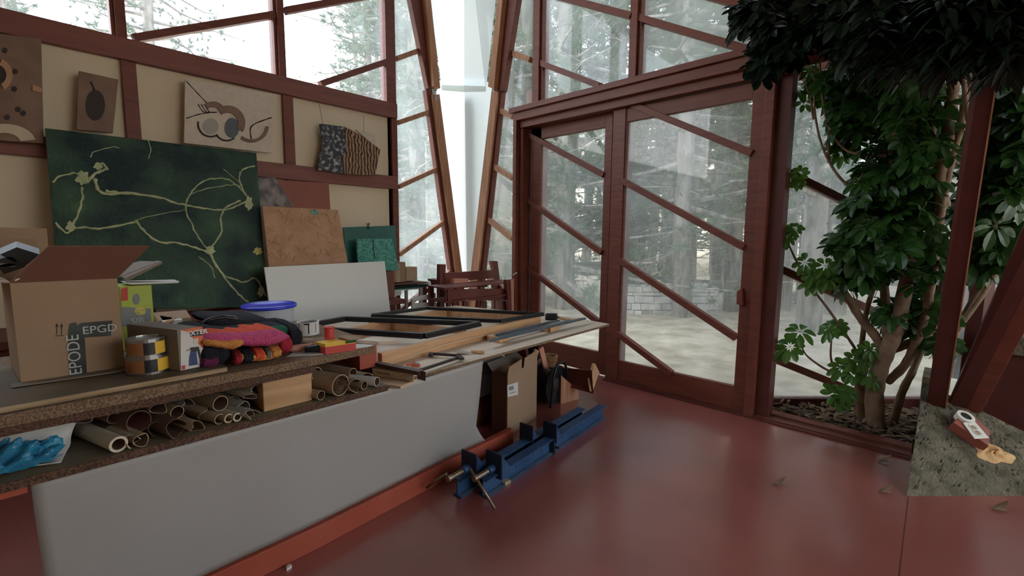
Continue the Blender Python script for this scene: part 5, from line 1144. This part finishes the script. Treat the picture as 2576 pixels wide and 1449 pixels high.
# column A leans towards the room
def colm(pL, pR, xb, qL, qR, xt, dep, name, label):
    o = empty(name, label=label, cat='column')
    bl, br_, tl, tr = at(*pL, x=xb), at(*pR, x=xb), at(*qL, x=xt), at(*qR, x=xt)
    kl, kr = (5.28-bl.z)/(tl.z-bl.z), (5.28-br_.z)/(tr.z-br_.z); tl, tr = bl+(tl-bl)*kl, br_+(tr-br_)*kr
    t = quadcol('', '', [bl, br_, br_+V((dep, 0, 0)), bl+V((dep, 0, 0))], [tl, tr, tr+V((dep, 0, 0)), tl+V((dep, 0, 0))]); t.build('shaft', 'colred', o, bevel=.003)
    return o, (bl, br_, tl, tr)
ca, cc = colm((2327, 1042), (2376, 1042), 4.22, (2478, -30), (2542, -30), 2.95, .10, 'leaning_column', 'dark red timber column leaning over the planting bed from the buttress')
t = MB(); t.bar(cc[1]+V((-.004, -.002, 0)), cc[3]+V((-.004, -.002, 0)), .006, .006); t.build('edge_strip', 'lightwood', ca)
cb_, cc2 = colm((2376, 1040), (2428, 1032), 4.30, (2640, 420), (2735, 420), 3.75, .10, 'slanting_strut', 'dark red strut slanting to the right beside the leaning column')
t = MB(); b0, b1 = cc2[1], cc2[3]; t.add([b0, b0+V((0, -.075, 0)), b0+V((.08, -.075, 0)), b0+V((.08, 0, 0)), b1, b1+V((0, -.11, 0)), b1+V((.08, -.11, 0)), b1+V((.08, 0, 0))], [(0, 1, 2, 3), (7, 6, 5, 4)]+[(i, (i+1) % 4, 4+(i+1) % 4, 4+i) for i in range(4)]); t.build('side_board', 'redwood', cb_, bevel=.003)
pC = empty('timber_post', label='dark red upright post behind the leaning column', cat='post')
t = MB(); a = at(2436, 760, x=5.1); b = at(2497, 600, x=5.1); t.box(5.1, 5.25, b.y, a.y, 0, 5.3); t.build('shaft', 'colred', pC, bevel=.003)
# socket block
def rq(p, off): return ramp(p[0], p[1], off)
SB_ = empty('socket_block', label='red block with a double socket fixed on the sloping concrete', cat='socket')
top4 = [ramp(*p, off=-.075) for p in ((2398, 1062), (2488, 1122), (2491, 1083), (2432, 1030))]
t = MB(); t.hexa(top4, -rampn*.066); t.build('block', 'redpaint', SB_, bevel=.003)
pl4 = [ramp(*p, off=-.078) for p in ((2421, 1064), (2451, 1105), (2487, 1103), (2451, 1061))]; t = MB(); t.hexa(pl4, rampn*.006); t.build('socket_plate', 'whiteplate', SB_, bevel=.002)
e1_, e2_ = (pl4[1]-pl4[0]), (pl4[3]-pl4[0])
for s in (.36, .68):
    c = pl4[0]+e1_*s+e2_*.52+rampn*.0062; t = MB(); t.lathe(c, [(0, .0005), (.019, .0005), (.021, .002), (.024, .002)], 24, rampn); r_ = t.build('socket_well', 'whiteplate', SB_)
    t = MB(); t.lathe(c, [(0, .0012), (.017, .0012)], 20, rampn); t.build('recess', 'kraft', SB_)
    for k in (-1, 1): t = MB(); t.lathe(c+e1_.normalized()*.008*k+rampn*.0016, [(0, 0.0005), (.003, .0005)], 10, rampn); t.build('pin_hole', 'ink', SB_)
RS = empty('round_socket', label='round white socket with black centre above the double socket', cat='socket')
c = ramp(2428, 1049, off=-.085); t = MB(); t.lathe(c, [(.045, -.03), (.047, 0), (.047, .010), (.030, .012), (.030, .004)], 32, rampn); t.build('ring', 'whiteplate', RS, smooth=False)
t = MB(); t.lathe(c, [(0, .005), (.030, .005)], 24, rampn); t.build('black_centre', 'black', RS)
fp = MB(); cf = ramp(2498, 1141); u1 = V((1, -1, 0)).normalized(); v1 = u1.cross(rampn).normalized()
def foamf(u, v):
    a = u*6.283; r_ = v*(1+.15*math.sin(3*a)+.08*math.sin(7*a)); return cf+u1*(math.cos(a)*.105*r_)+v1*(math.sin(a)*.075*r_)+rampn*(.002+.02*(1-v*v)*(1+.5*math.sin(a*4+v*9)))
fp.grid(foamf, 40, 10); tag(fp.build('foam_patch', 'foam', smooth=True), 'yellowish foam patch on the concrete under the socket block', 'foam patch')
# ------------------------------------------------------------------ indoor tree
def spline(P, R, k=6):
    out, rr = [], []
    for i in range(len(P)-1):
        p0, p1, p2, p3 = P[max(i-1, 0)], P[i], P[i+1], P[min(i+2, len(P)-1)]
        for j in range(k):
            s = j/k; out.append(.5*((2*p1)+(p2-p0)*s+(2*p0-5*p1+4*p2-p3)*s*s+(3*p1-p0-3*p2+p3)*s**3)); rr.append(R[i]+(R[i+1]-R[i])*s)
    return out+[P[-1]], rr+[R[-1]]
TREE = empty('umbrella_tree', label='big indoor umbrella tree growing from the triangular planting bed', cat='tree')
XT = 4.38
def stem(pts, r0, r1, x0=XT, x1=None, name='trunk', parent=TREE):
    x1 = x1 if x1 is not None else x0; k = len(pts); P = [at(*p, x=x0+(x1-x0)*i/(k-1)) for i, p in enumerate(pts)]; R_ = [r0+(r1-r0)*i/(k-1) for i in range(k)]
    if abs(pts[0][1]-1055) < 30: P[0].z = min(P[0].z, .0)
    a, b = spline(P, R_); t = MB(); t.tube(a, [q*(1+.06*math.sin(i*1.9)) for i, q in enumerate(b)], 10); return t.build(name, 'stem', parent, smooth=True), a
STEMS = [([(2205, 1062), (2200, 985), (2215, 920), (2245, 850), (2262, 800), (2285, 680), (2310, 540), (2330, 400), (2352, 260)], .065, .028, 4.35, 4.2),
 ([(2228, 900), (2205, 850), (2165, 800), (2130, 745), (2110, 712), (2090, 705)], .036, .02, 4.33, 4.2),
 ([(2175, 1062), (2165, 980), (2172, 920), (2210, 895), (2260, 872), (2320, 852), (2352, 800), (2378, 700)], .045, .028, 4.42, 4.45),
 ([(2232, 960), (2275, 920), (2300, 870), (2325, 800), (2345, 700), (2362, 560), (2388, 420), (2420, 300), (2440, 180)], .03, .022, 4.45, 4.1),
 ([(2232, 880), (2228, 780), (2222, 650), (2225, 500), (2238, 300), (2262, 150), (2270, 40)], .032, .018, 4.40, 4.1),
 ([(2245, 1052), (2270, 985), (2300, 925), (2330, 840)], .03, .02, 4.5, 4.5),
 ([(2215, 500), (2240, 400), (2268, 250), (2290, 110)], .022, .014, 4.3, 4.0),
 ([(2165, 890), (2180, 780), (2205, 705), (2215, 640)], .02, .014, 4.42, 4.4),
 ([(2372, 520), (2365, 440), (2385, 330), (2398, 200), (2405, 60)], .04, .03, 4.25, 4.0)]
for p, r0, r1, x0, x1 in STEMS: stem(p, r0, r1, x0, x1)
TW = [([(2165, 898), (2130, 845), (2085, 780), (2040, 720), (2000, 650), (1968, 570), (1957, 480), (1956, 465)], 4.3, 4.12), ([(2165, 485), (2120, 455), (2085, 405), (2060, 340), (2048, 250), (2055, 135)], 4.2, 4.05),
 ([(2230, 392), (2170, 388), (2125, 375), (2085, 320), (2068, 240), (2062, 140)], 4.15, 4.05), ([(2085, 410), (2086, 300), (2096, 180), (2100, 130)], 4.2, 4.1), ([(2128, 942), (2080, 930), (2030, 895), (2016, 868)], 4.3, 4.2),
 ([(2108, 945), (2090, 900), (2094, 835)], 4.3, 4.25), ([(2048, 300), (2035, 235), (2022, 205)], 4.1, 4.05), ([(2150, 470), (2170, 440), (2190, 400)], 4.2, 4.2), ([(2330, 885), (2370, 850), (2410, 810), (2450, 740)], 4.6, 4.8)]
for p, x0, x1 in TW: stem(p, .011, .005, x0, x1, 'twig')
RL_ = random.Random(5)
def leafcluster(t, c, size, rn, n=None, face=None):
    """palmate cluster: n obovate leaflets on short stalks spreading from c"""
    n = n or rn.choice((7, 8, 9)); ax = V((rn.gauss(-.5, .45), rn.gauss(0, .5), rn.gauss(.75, .3))).normalized() if face is None else V(face)
    u = ax.orthogonal().normalized(); w_ = ax.cross(u); ph = rn.uniform(0, 6)
    for k in range(n):
        a = ph+2*math.pi*k/n+rn.uniform(-.12, .12); d = (u*math.cos(a)+w_*math.sin(a)); L = size*rn.uniform(.85, 1.1); dr = rn.uniform(.05, .45)
        s = d.cross(ax).normalized(); wd = L*.24
        P = []
        for q, wq in ((.0, .03), (.18, .04), (.42, .75), (.68, 1.0), (.88, .75), (1.0, .08)):
            m_ = c+d*L*q-Z1*(dr*L*q*q)+ax*(.05*L*math.sin(q*3)); P.append((m_-s*wd*wq+ax*wd*wq*.25, m_, m_+s*wd*wq+ax*wd*wq*.25))
        vs = [p for tr_ in P for p in tr_]; fs = []
        for i in range(5): fs += [(3*i, 3*i+1, 3*i+4, 3*i+3), (3*i+1, 3*i+2, 3*i+5, 3*i+4)]
        t.add(vs, fs)
def blob(t, cx, cy, rx, ry, n, x0, x1, size, rn, petiole=None):
    for _ in range(n):
        while True:
            a, b = rn.uniform(-1, 1), rn.uniform(-1, 1)
            if a*a+b*b <= 1: break
        c = at(cx+rx*a, cy+ry*b, x=rn.uniform(x0, x1)); leafcluster(t, c, size*rn.uniform(.8, 1.15), rn)
        if petiole is not None:
            d = V((rn.uniform(.0, .15), rn.uniform(-.12, .12), rn.uniform(-.2, .05))); petiole.tube([c, c+d*.5+V((0, 0, .01)), c+d], .0025, 3, cap=False)
def inlim(p): return p.x+p.y < 5.25
tl_ = MB(); pe = MB(); rn = random.Random(9)
B = [(2180, 210, 90, 85, 52, 3.9, 4.4), (2270, 230, 80, 90, 55, 3.7, 4.5), (2200, 330, 80, 60, 30, 3.9, 4.5), (2330, 330, 75, 110, 60, 3.9, 4.7), (2270, 470, 70, 70, 42, 4.0, 4.7), (2190, 530, 55, 55, 28, 4.0, 4.45), (2210, 610, 85, 60, 50, 3.9, 4.5),
     (2320, 620, 55, 110, 60, 4.1, 4.8), (2180, 680, 75, 45, 34, 4.0, 4.45), (2310, 480, 60, 60, 34, 4.0, 4.8), (2270, 790, 60, 40, 20, 4.2, 4.6), (2340, 780, 35, 50, 16, 4.3, 4.7), (2215, 450, 50, 50, 18, 4.0, 4.5), (2120, 330, 30, 25, 6, 4.1, 4.3), (2150, 260, 40, 60, 14, 4.0, 4.4),
     (2100, 210, 40, 30, 9, 4.0, 4.2), (2120, 600, 30, 25, 8, 4.0, 4.3), (2350, 860, 25, 20, 5, 4.3, 4.6)]
for b in B: blob(tl_, *b[:4], int(b[4]*.85), b[5], b[6], .125, rn, pe)
tl_.build('foliage', 'leafgreen', TREE, smooth=False); pe.build('petioles', 'leafgreen', TREE)
t = MB(); rn = random.Random(12)
SP = [((1975, 587), .12), ((1962, 580), .09), ((2000, 575), .08), ((2025, 660), .11), ((2045, 690), .12), ((2075, 668), .11), ((2060, 705), .12), ((2085, 700), .11), ((2100, 690), .1), ((2040, 712), .1), ((2012, 437), .09), ((1988, 452), .08), ((2008, 460), .07), ((1956, 462), .05), ((2012, 835), .14), ((1988, 872), .14), ((2094, 822), .11), ((2085, 832), .09), ((2110, 820), .09),
      ((2008, 222), .13), ((2030, 165), .11), ((2055, 200), .12), ((2080, 240), .11), ((2022, 260), .09), ((2040, 180), .1), ((2150, 505), .12), ((2140, 540), .11), ((2120, 385), .12), ((2150, 360), .11), ((2105, 370), .1), ((2165, 430), .1), ((2190, 425), .1), ((2120, 925), .12), ((2145, 940), .12), ((2175, 900), .11), ((2150, 905), .12), ((2100, 990), .13), ((2118, 995), .12), ((2130, 985), .1), ((2175, 885), .1), ((2190, 880), .1), ((2195, 955), .09), ((2075, 215), .1), ((2070, 225), .1)]
for p, s in SP: leafcluster(t, at(*p, x=4.12 if p[0] < 2090 else 4.25), s*.85, rn, face=V((-.8, -.25+rn.gauss(0, .2), .35+rn.gauss(0, .25))).normalized())
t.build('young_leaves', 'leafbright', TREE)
# upper crown hanging over the header
UPc = empty('hanging_foliage', label='dark umbrella-tree crown hanging in front of the header at the top', cat='plant')
t = MB(); rn = random.Random(15)
for b in [(1905, 30, 45, 60, 34, 3.2, 3.6), (1960, 60, 55, 80, 70, 3.1, 3.6), (1925, 150, 28, 45, 20, 3.3, 3.6), (2030, 40, 60, 45, 50, 3.0, 3.6), (1960, 130, 35, 40, 24, 3.2, 3.6), (2090, 30, 60, 50, 50, 3.0, 3.7), (2180, 30, 90, 60, 80, 2.8, 3.7), (2020, 95, 30, 20, 10, 3.2, 3.6), (2150, 110, 60, 50, 45, 3.0, 3.8)]: blob(t, *b[:5], b[5], b[6], .115, rn)
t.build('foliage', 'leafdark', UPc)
P, R_ = spline([at(*p, x=3.5) for p in ((2215, 150), (2120, 60), (2000, 20), (1950, 60), (1935, 170))], [.012]*5); t = MB(); t.tube(P, R_, 8); t.build('stem', 'stem', UPc, smooth=True)
P, R_ = spline([at(2352, 260, x=4.2), at(2300, 160, x=3.8), at(2215, 150, x=3.5)], [.02, .015, .012]); t = MB(); t.tube(P, R_, 8); t.build('stem', 'stem', UPc, smooth=True)
# drooping fronds (large-leaved plant) top right
FR = empty('drooping_plant', label='dark large-leaved plant with drooping fronds filling the top right', cat='plant')
def frondleaf(t, c, d, L, w_, dr, n=10):
    s = d.cross(Z1).normalized(); P = []
    for i in range(n+1):
        q = i/n; m_ = c+d*L*q+Z1*(.25*L*q-dr*L*q*q); ww = w_*math.sin(math.pi*min(1, q*.92+.06))**.8; P.append((m_-s*ww-Z1*ww*.3, m_, m_+s*ww-Z1*ww*.3))
    vs = [p for x in P for p in x]; fs = []
    for i in range(n): fs += [(3*i, 3*i+1, 3*i+4, 3*i+3), (3*i+1, 3*i+2, 3*i+5, 3*i+4)]
    t.add(vs, fs)
t = MB(); rn = random.Random(33)
for (cx, cy, rx, ry, n) in ((2330, 50, 110, 60, 110), (2440, 50, 90, 60, 110), (2540, 50, 60, 60, 80), (2300, 130, 110, 45, 70), (2430, 120, 60, 45, 40), (2540, 130, 40, 50, 40), (2240, 50, 60, 60, 60)):
    for _ in range(n):
        c = at(cx+rx*rn.uniform(-1, 1), cy+ry*rn.uniform(-1, 1), x=rn.uniform(2.7, 3.3))
        for k in range(rn.choice((4, 5, 6))):
            a = rn.uniform(0, 6.28); frondleaf(t, c, V((math.cos(a), math.sin(a), rn.uniform(-.2, .3))).normalized(), rn.uniform(.09, .17), rn.uniform(.010, .018), rn.uniform(.5, 1.1))
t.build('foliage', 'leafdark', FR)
t = MB(); 
c_ = at(2440, 30, x=3.0); t.tube([c_, c_+V((.03, .02, .5)), V((c_.x, c_.y, 5.29))], [.02, .016, .014], 6, cap=False)
for pts in (((2440, 30), (2420, 120), (2428, 240), (2440, 330)), ((2440, 30), (2480, 20), (2520, 40)), ((2440, 30), (2400, 25), (2370, 60))):
    P, R_ = spline([at(*p, x=3.0+.35*i) for i, p in enumerate(pts)], [.012]*len(pts)); t.tube(P, R_, 6, cap=False)
t.build('stems', 'stem', FR, smooth=True)
# plant right of the column
RP = empty('broadleaf_plant', label='dark broad-leaved plant behind and right of the leaning column', cat='plant')
t = MB(); rn = random.Random(44)
for b in [(2515, 250, 55, 90, 60, 4.6, 5.2), (2530, 370, 55, 80, 55, 4.6, 5.2), (2470, 400, 25, 70, 20, 4.8, 5.1), (2540, 480, 45, 50, 26, 4.6, 5.1), (2480, 650, 32, 45, 18, 4.7, 5.05), (2530, 600, 40, 45, 22, 4.6, 5.0), (2450, 610, 20, 40, 8, 4.8, 5.05), (2570, 300, 40, 120, 50, 4.5, 5.2), (2440, 540, 14, 60, 10, 4.8, 5.05)]: blob(t, *b[:5], b[5], b[6], .15, rn)
t.build('foliage', 'leafgreen', RP)
for pts in (((2404, 832), (2440, 770), (2480, 700), (2500, 600), (2520, 400), (2530, 250)), ((2404, 832), (2470, 740), (2515, 660))):
    P, R_ = spline([at(*p, x=4.75) for p in pts], [.022]*3+[.012]*(len(pts)-3)); t = MB(); t.tube(P, R_, 8); t.build('stem', 'stem', RP, smooth=True)
P0_ = at(2404, 832, x=4.75); t = MB(); t.tube([P0_, V((P0_.x+.05, P0_.y+.02, .4)), V((P0_.x+.08, P0_.y+.05, .0))], [.022, .028, .035], 8); t.build('stem', 'stem', RP, smooth=True)
# leaf litter and loose leaves on the floor
rn = random.Random(8); t = MB()
for _ in range(700):
    x = rn.uniform(XD+.17, 5.0); y = rn.uniform(.09, 1.0)
    if x+y > 5.28: continue
    c = V((x, y, .025+rn.uniform(0, .035))); a = rn.uniform(0, 6.28); d = V((math.cos(a), math.sin(a), rn.uniform(-.3, .5))).normalized(); frondleaf(t, c, d, rn.uniform(.05, .10), rn.uniform(.010, .018), rn.uniform(.1, .8), 4)
tag(t.build('leaf_litter', 'deadleaf'), 'brown leaf litter covering the planting bed soil', 'leaf litter', kind='stuff')
for p, s, lab in (((1960, 1214), .075, 'curled dry leaf alone on the red floor in front of the door'), ((2225, 1158), .08, 'flat dry leaf on the floor near the planting bed kerb'), ((2228, 1234), .08, 'dry leaf on the floor just left of the concrete buttress'), ((2515, 1278), .08, 'pale dry leaf on the floor in front of the concrete buttress'), ((2275, 1119), .05, 'small dry leaf on the threshold beside the buttress')):
    c = at(*p, z=.012); t = MB(); r_ = random.Random(int(p[0])); d = V((.7, -.7, .1)); frondleaf(t, c-d*s/2, d.normalized(), s, s*.22, -.2, 6); frondleaf(t, c-d*s/2, V((.4, -.8, .35)).normalized(), s*.8, s*.16, .6, 6)
    tag(t.build('dry_leaf', 'deadleaf', solid=.001), lab, 'leaf')
c = at(725, 1431, z=.0); t = MB(); t.hexa([c+V(p) for p in ((-.01, -.01, 0), (.012, -.006, 0), (.01, .012, 0), (-.008, .008, 0))], (.002, 0, .012)); tag(t.build('paper_crumb', 'paper'), 'white crumb of paper on the floor at the red board', 'paper')
# low wall with stone top and window beyond the columns
lw = empty('low_wall', label='dark red low cabinet with stone top right of the columns', cat='cabinet')
a = at(2502, 885, x=4.95); zt_ = a.z; t = MB(); t.box(4.95, 5.5, -3.0, a.y, 0, zt_); t.build('body', 'darkred', lw, bevel=.004)
t = MB(); t.box(4.90, 5.55, -3.0, a.y+.02, zt_, at(2520, 842, x=4.95).z); t.build('stone_top', 'concrete', lw, bevel=.01)
zt2 = at(2520, 842, x=4.95).z
t = MB(); a1 = at(2548, 800, x=5.15); t.box(5.15, 5.4, a1.y-.3, a1.y, zt2+.001, zt2+.14); tag(t.build('stacked_box', 'furnred_pale', bevel=.004), 'pinkish box on the stone-topped cabinet at the right edge', 'box')
a = at(2480, 600, x=6.6)
W7 = struct('window_7')
for yy_ in (-.12, -1.1, -2.1):
    t = MB(); t.box(6.6, 6.7, yy_-.08, yy_, 0, 5.3); t.build('mullion', 'redwood', W7)
for k in range(6):
    z0_ = .3+.75*k; t = MB(); t.bar((6.64, -.1, z0_+.4), (6.64, -2.6, z0_-.9), .07, .06); t.build('muntin', 'orange', W7)
t = MB(); t.box(6.6, 6.7, -2.7, -.1, 0, .5); t.build('rail', 'redwood', W7)
t = MB(); t.box(6.64, 6.646, -2.7, -.1, .5, 5.3); t.build('pane', 'glass', W7)
# ------------------------------------------------------------------ hierarchy: pieces of parts go one level deeper, Empties sit at their thing's base
SUB = {'edge_strip': 'shaft', 'recess': 'socket_well', 'pin_hole': 'socket_well', 'lettering': 'tape', 'hub': 'drum', 'drip': 'can', 'label': 'can', 'barcode': 'label', 'print_lines': 'label', 'end_cap': 'grip', 'rebate': 'rail',
       'bolt': 'steel_plate', 'stop_bead': 'mullion', 'screw_collar': 'screw_jaw', 'tommy_bar': 'screw', 'pin': 'sliding_jaw', 'pin_holes': 'rail', 'dust': 'rail', 'flap_tape': 'front_flap', 'arrow_line': 'body', 'up_arrow': 'body', 'orange_corner': 'front_face', 'name_panel': 'front_face',
       'torch_can': 'front_face', 'torch_head': 'front_face', 'torch_nozzle': 'front_face', 'red_mark': 'front_face', 'square_mark': 'front_face', 'red_label': 'body', 'picture': 'body', 'lower_band': 'body', 'paint': 'can', 'green_end': 'upper_box', 'swivel_pad': 'jaw', 'edge_batten': 'deck', 'lining': 'weave', 'ring_edge': 'ring'}
base_ = lambda o: re_.sub('', o.name)
import re
re_ = re.compile(r'\.\d+$')
for root in [o for o in list(scene.objects) if o.parent is None and o.type == 'EMPTY' and not o.name.startswith('pine_tree')]:
    kids = sorted(root.children, key=lambda o: order.get(o.name, 0)) if 'order' in globals() else list(root.children)
    names = {}
    for k in kids: names.setdefault(base_(k), []).append(k)
    for k in kids:
        w_ = SUB.get(base_(k))
        if w_ and w_ in names and SUB.get(w_) not in names:
            c = k.data.vertices[0].co if k.type == 'MESH' else V((0, 0, 0))
            k.parent = min(names[w_], key=lambda q: (q.data.vertices[0].co-c).length)
    vs = [v.co for k in root.children_recursive if k.type == 'MESH' for v in k.data.vertices]
    if not vs: continue
    b = V(((min(v.x for v in vs)+max(v.x for v in vs))/2, (min(v.y for v in vs)+max(v.y for v in vs))/2, min(v.z for v in vs)))
    root.location = b
    for k in root.children: k.matrix_parent_inverse = Matrix.Translation(-b)
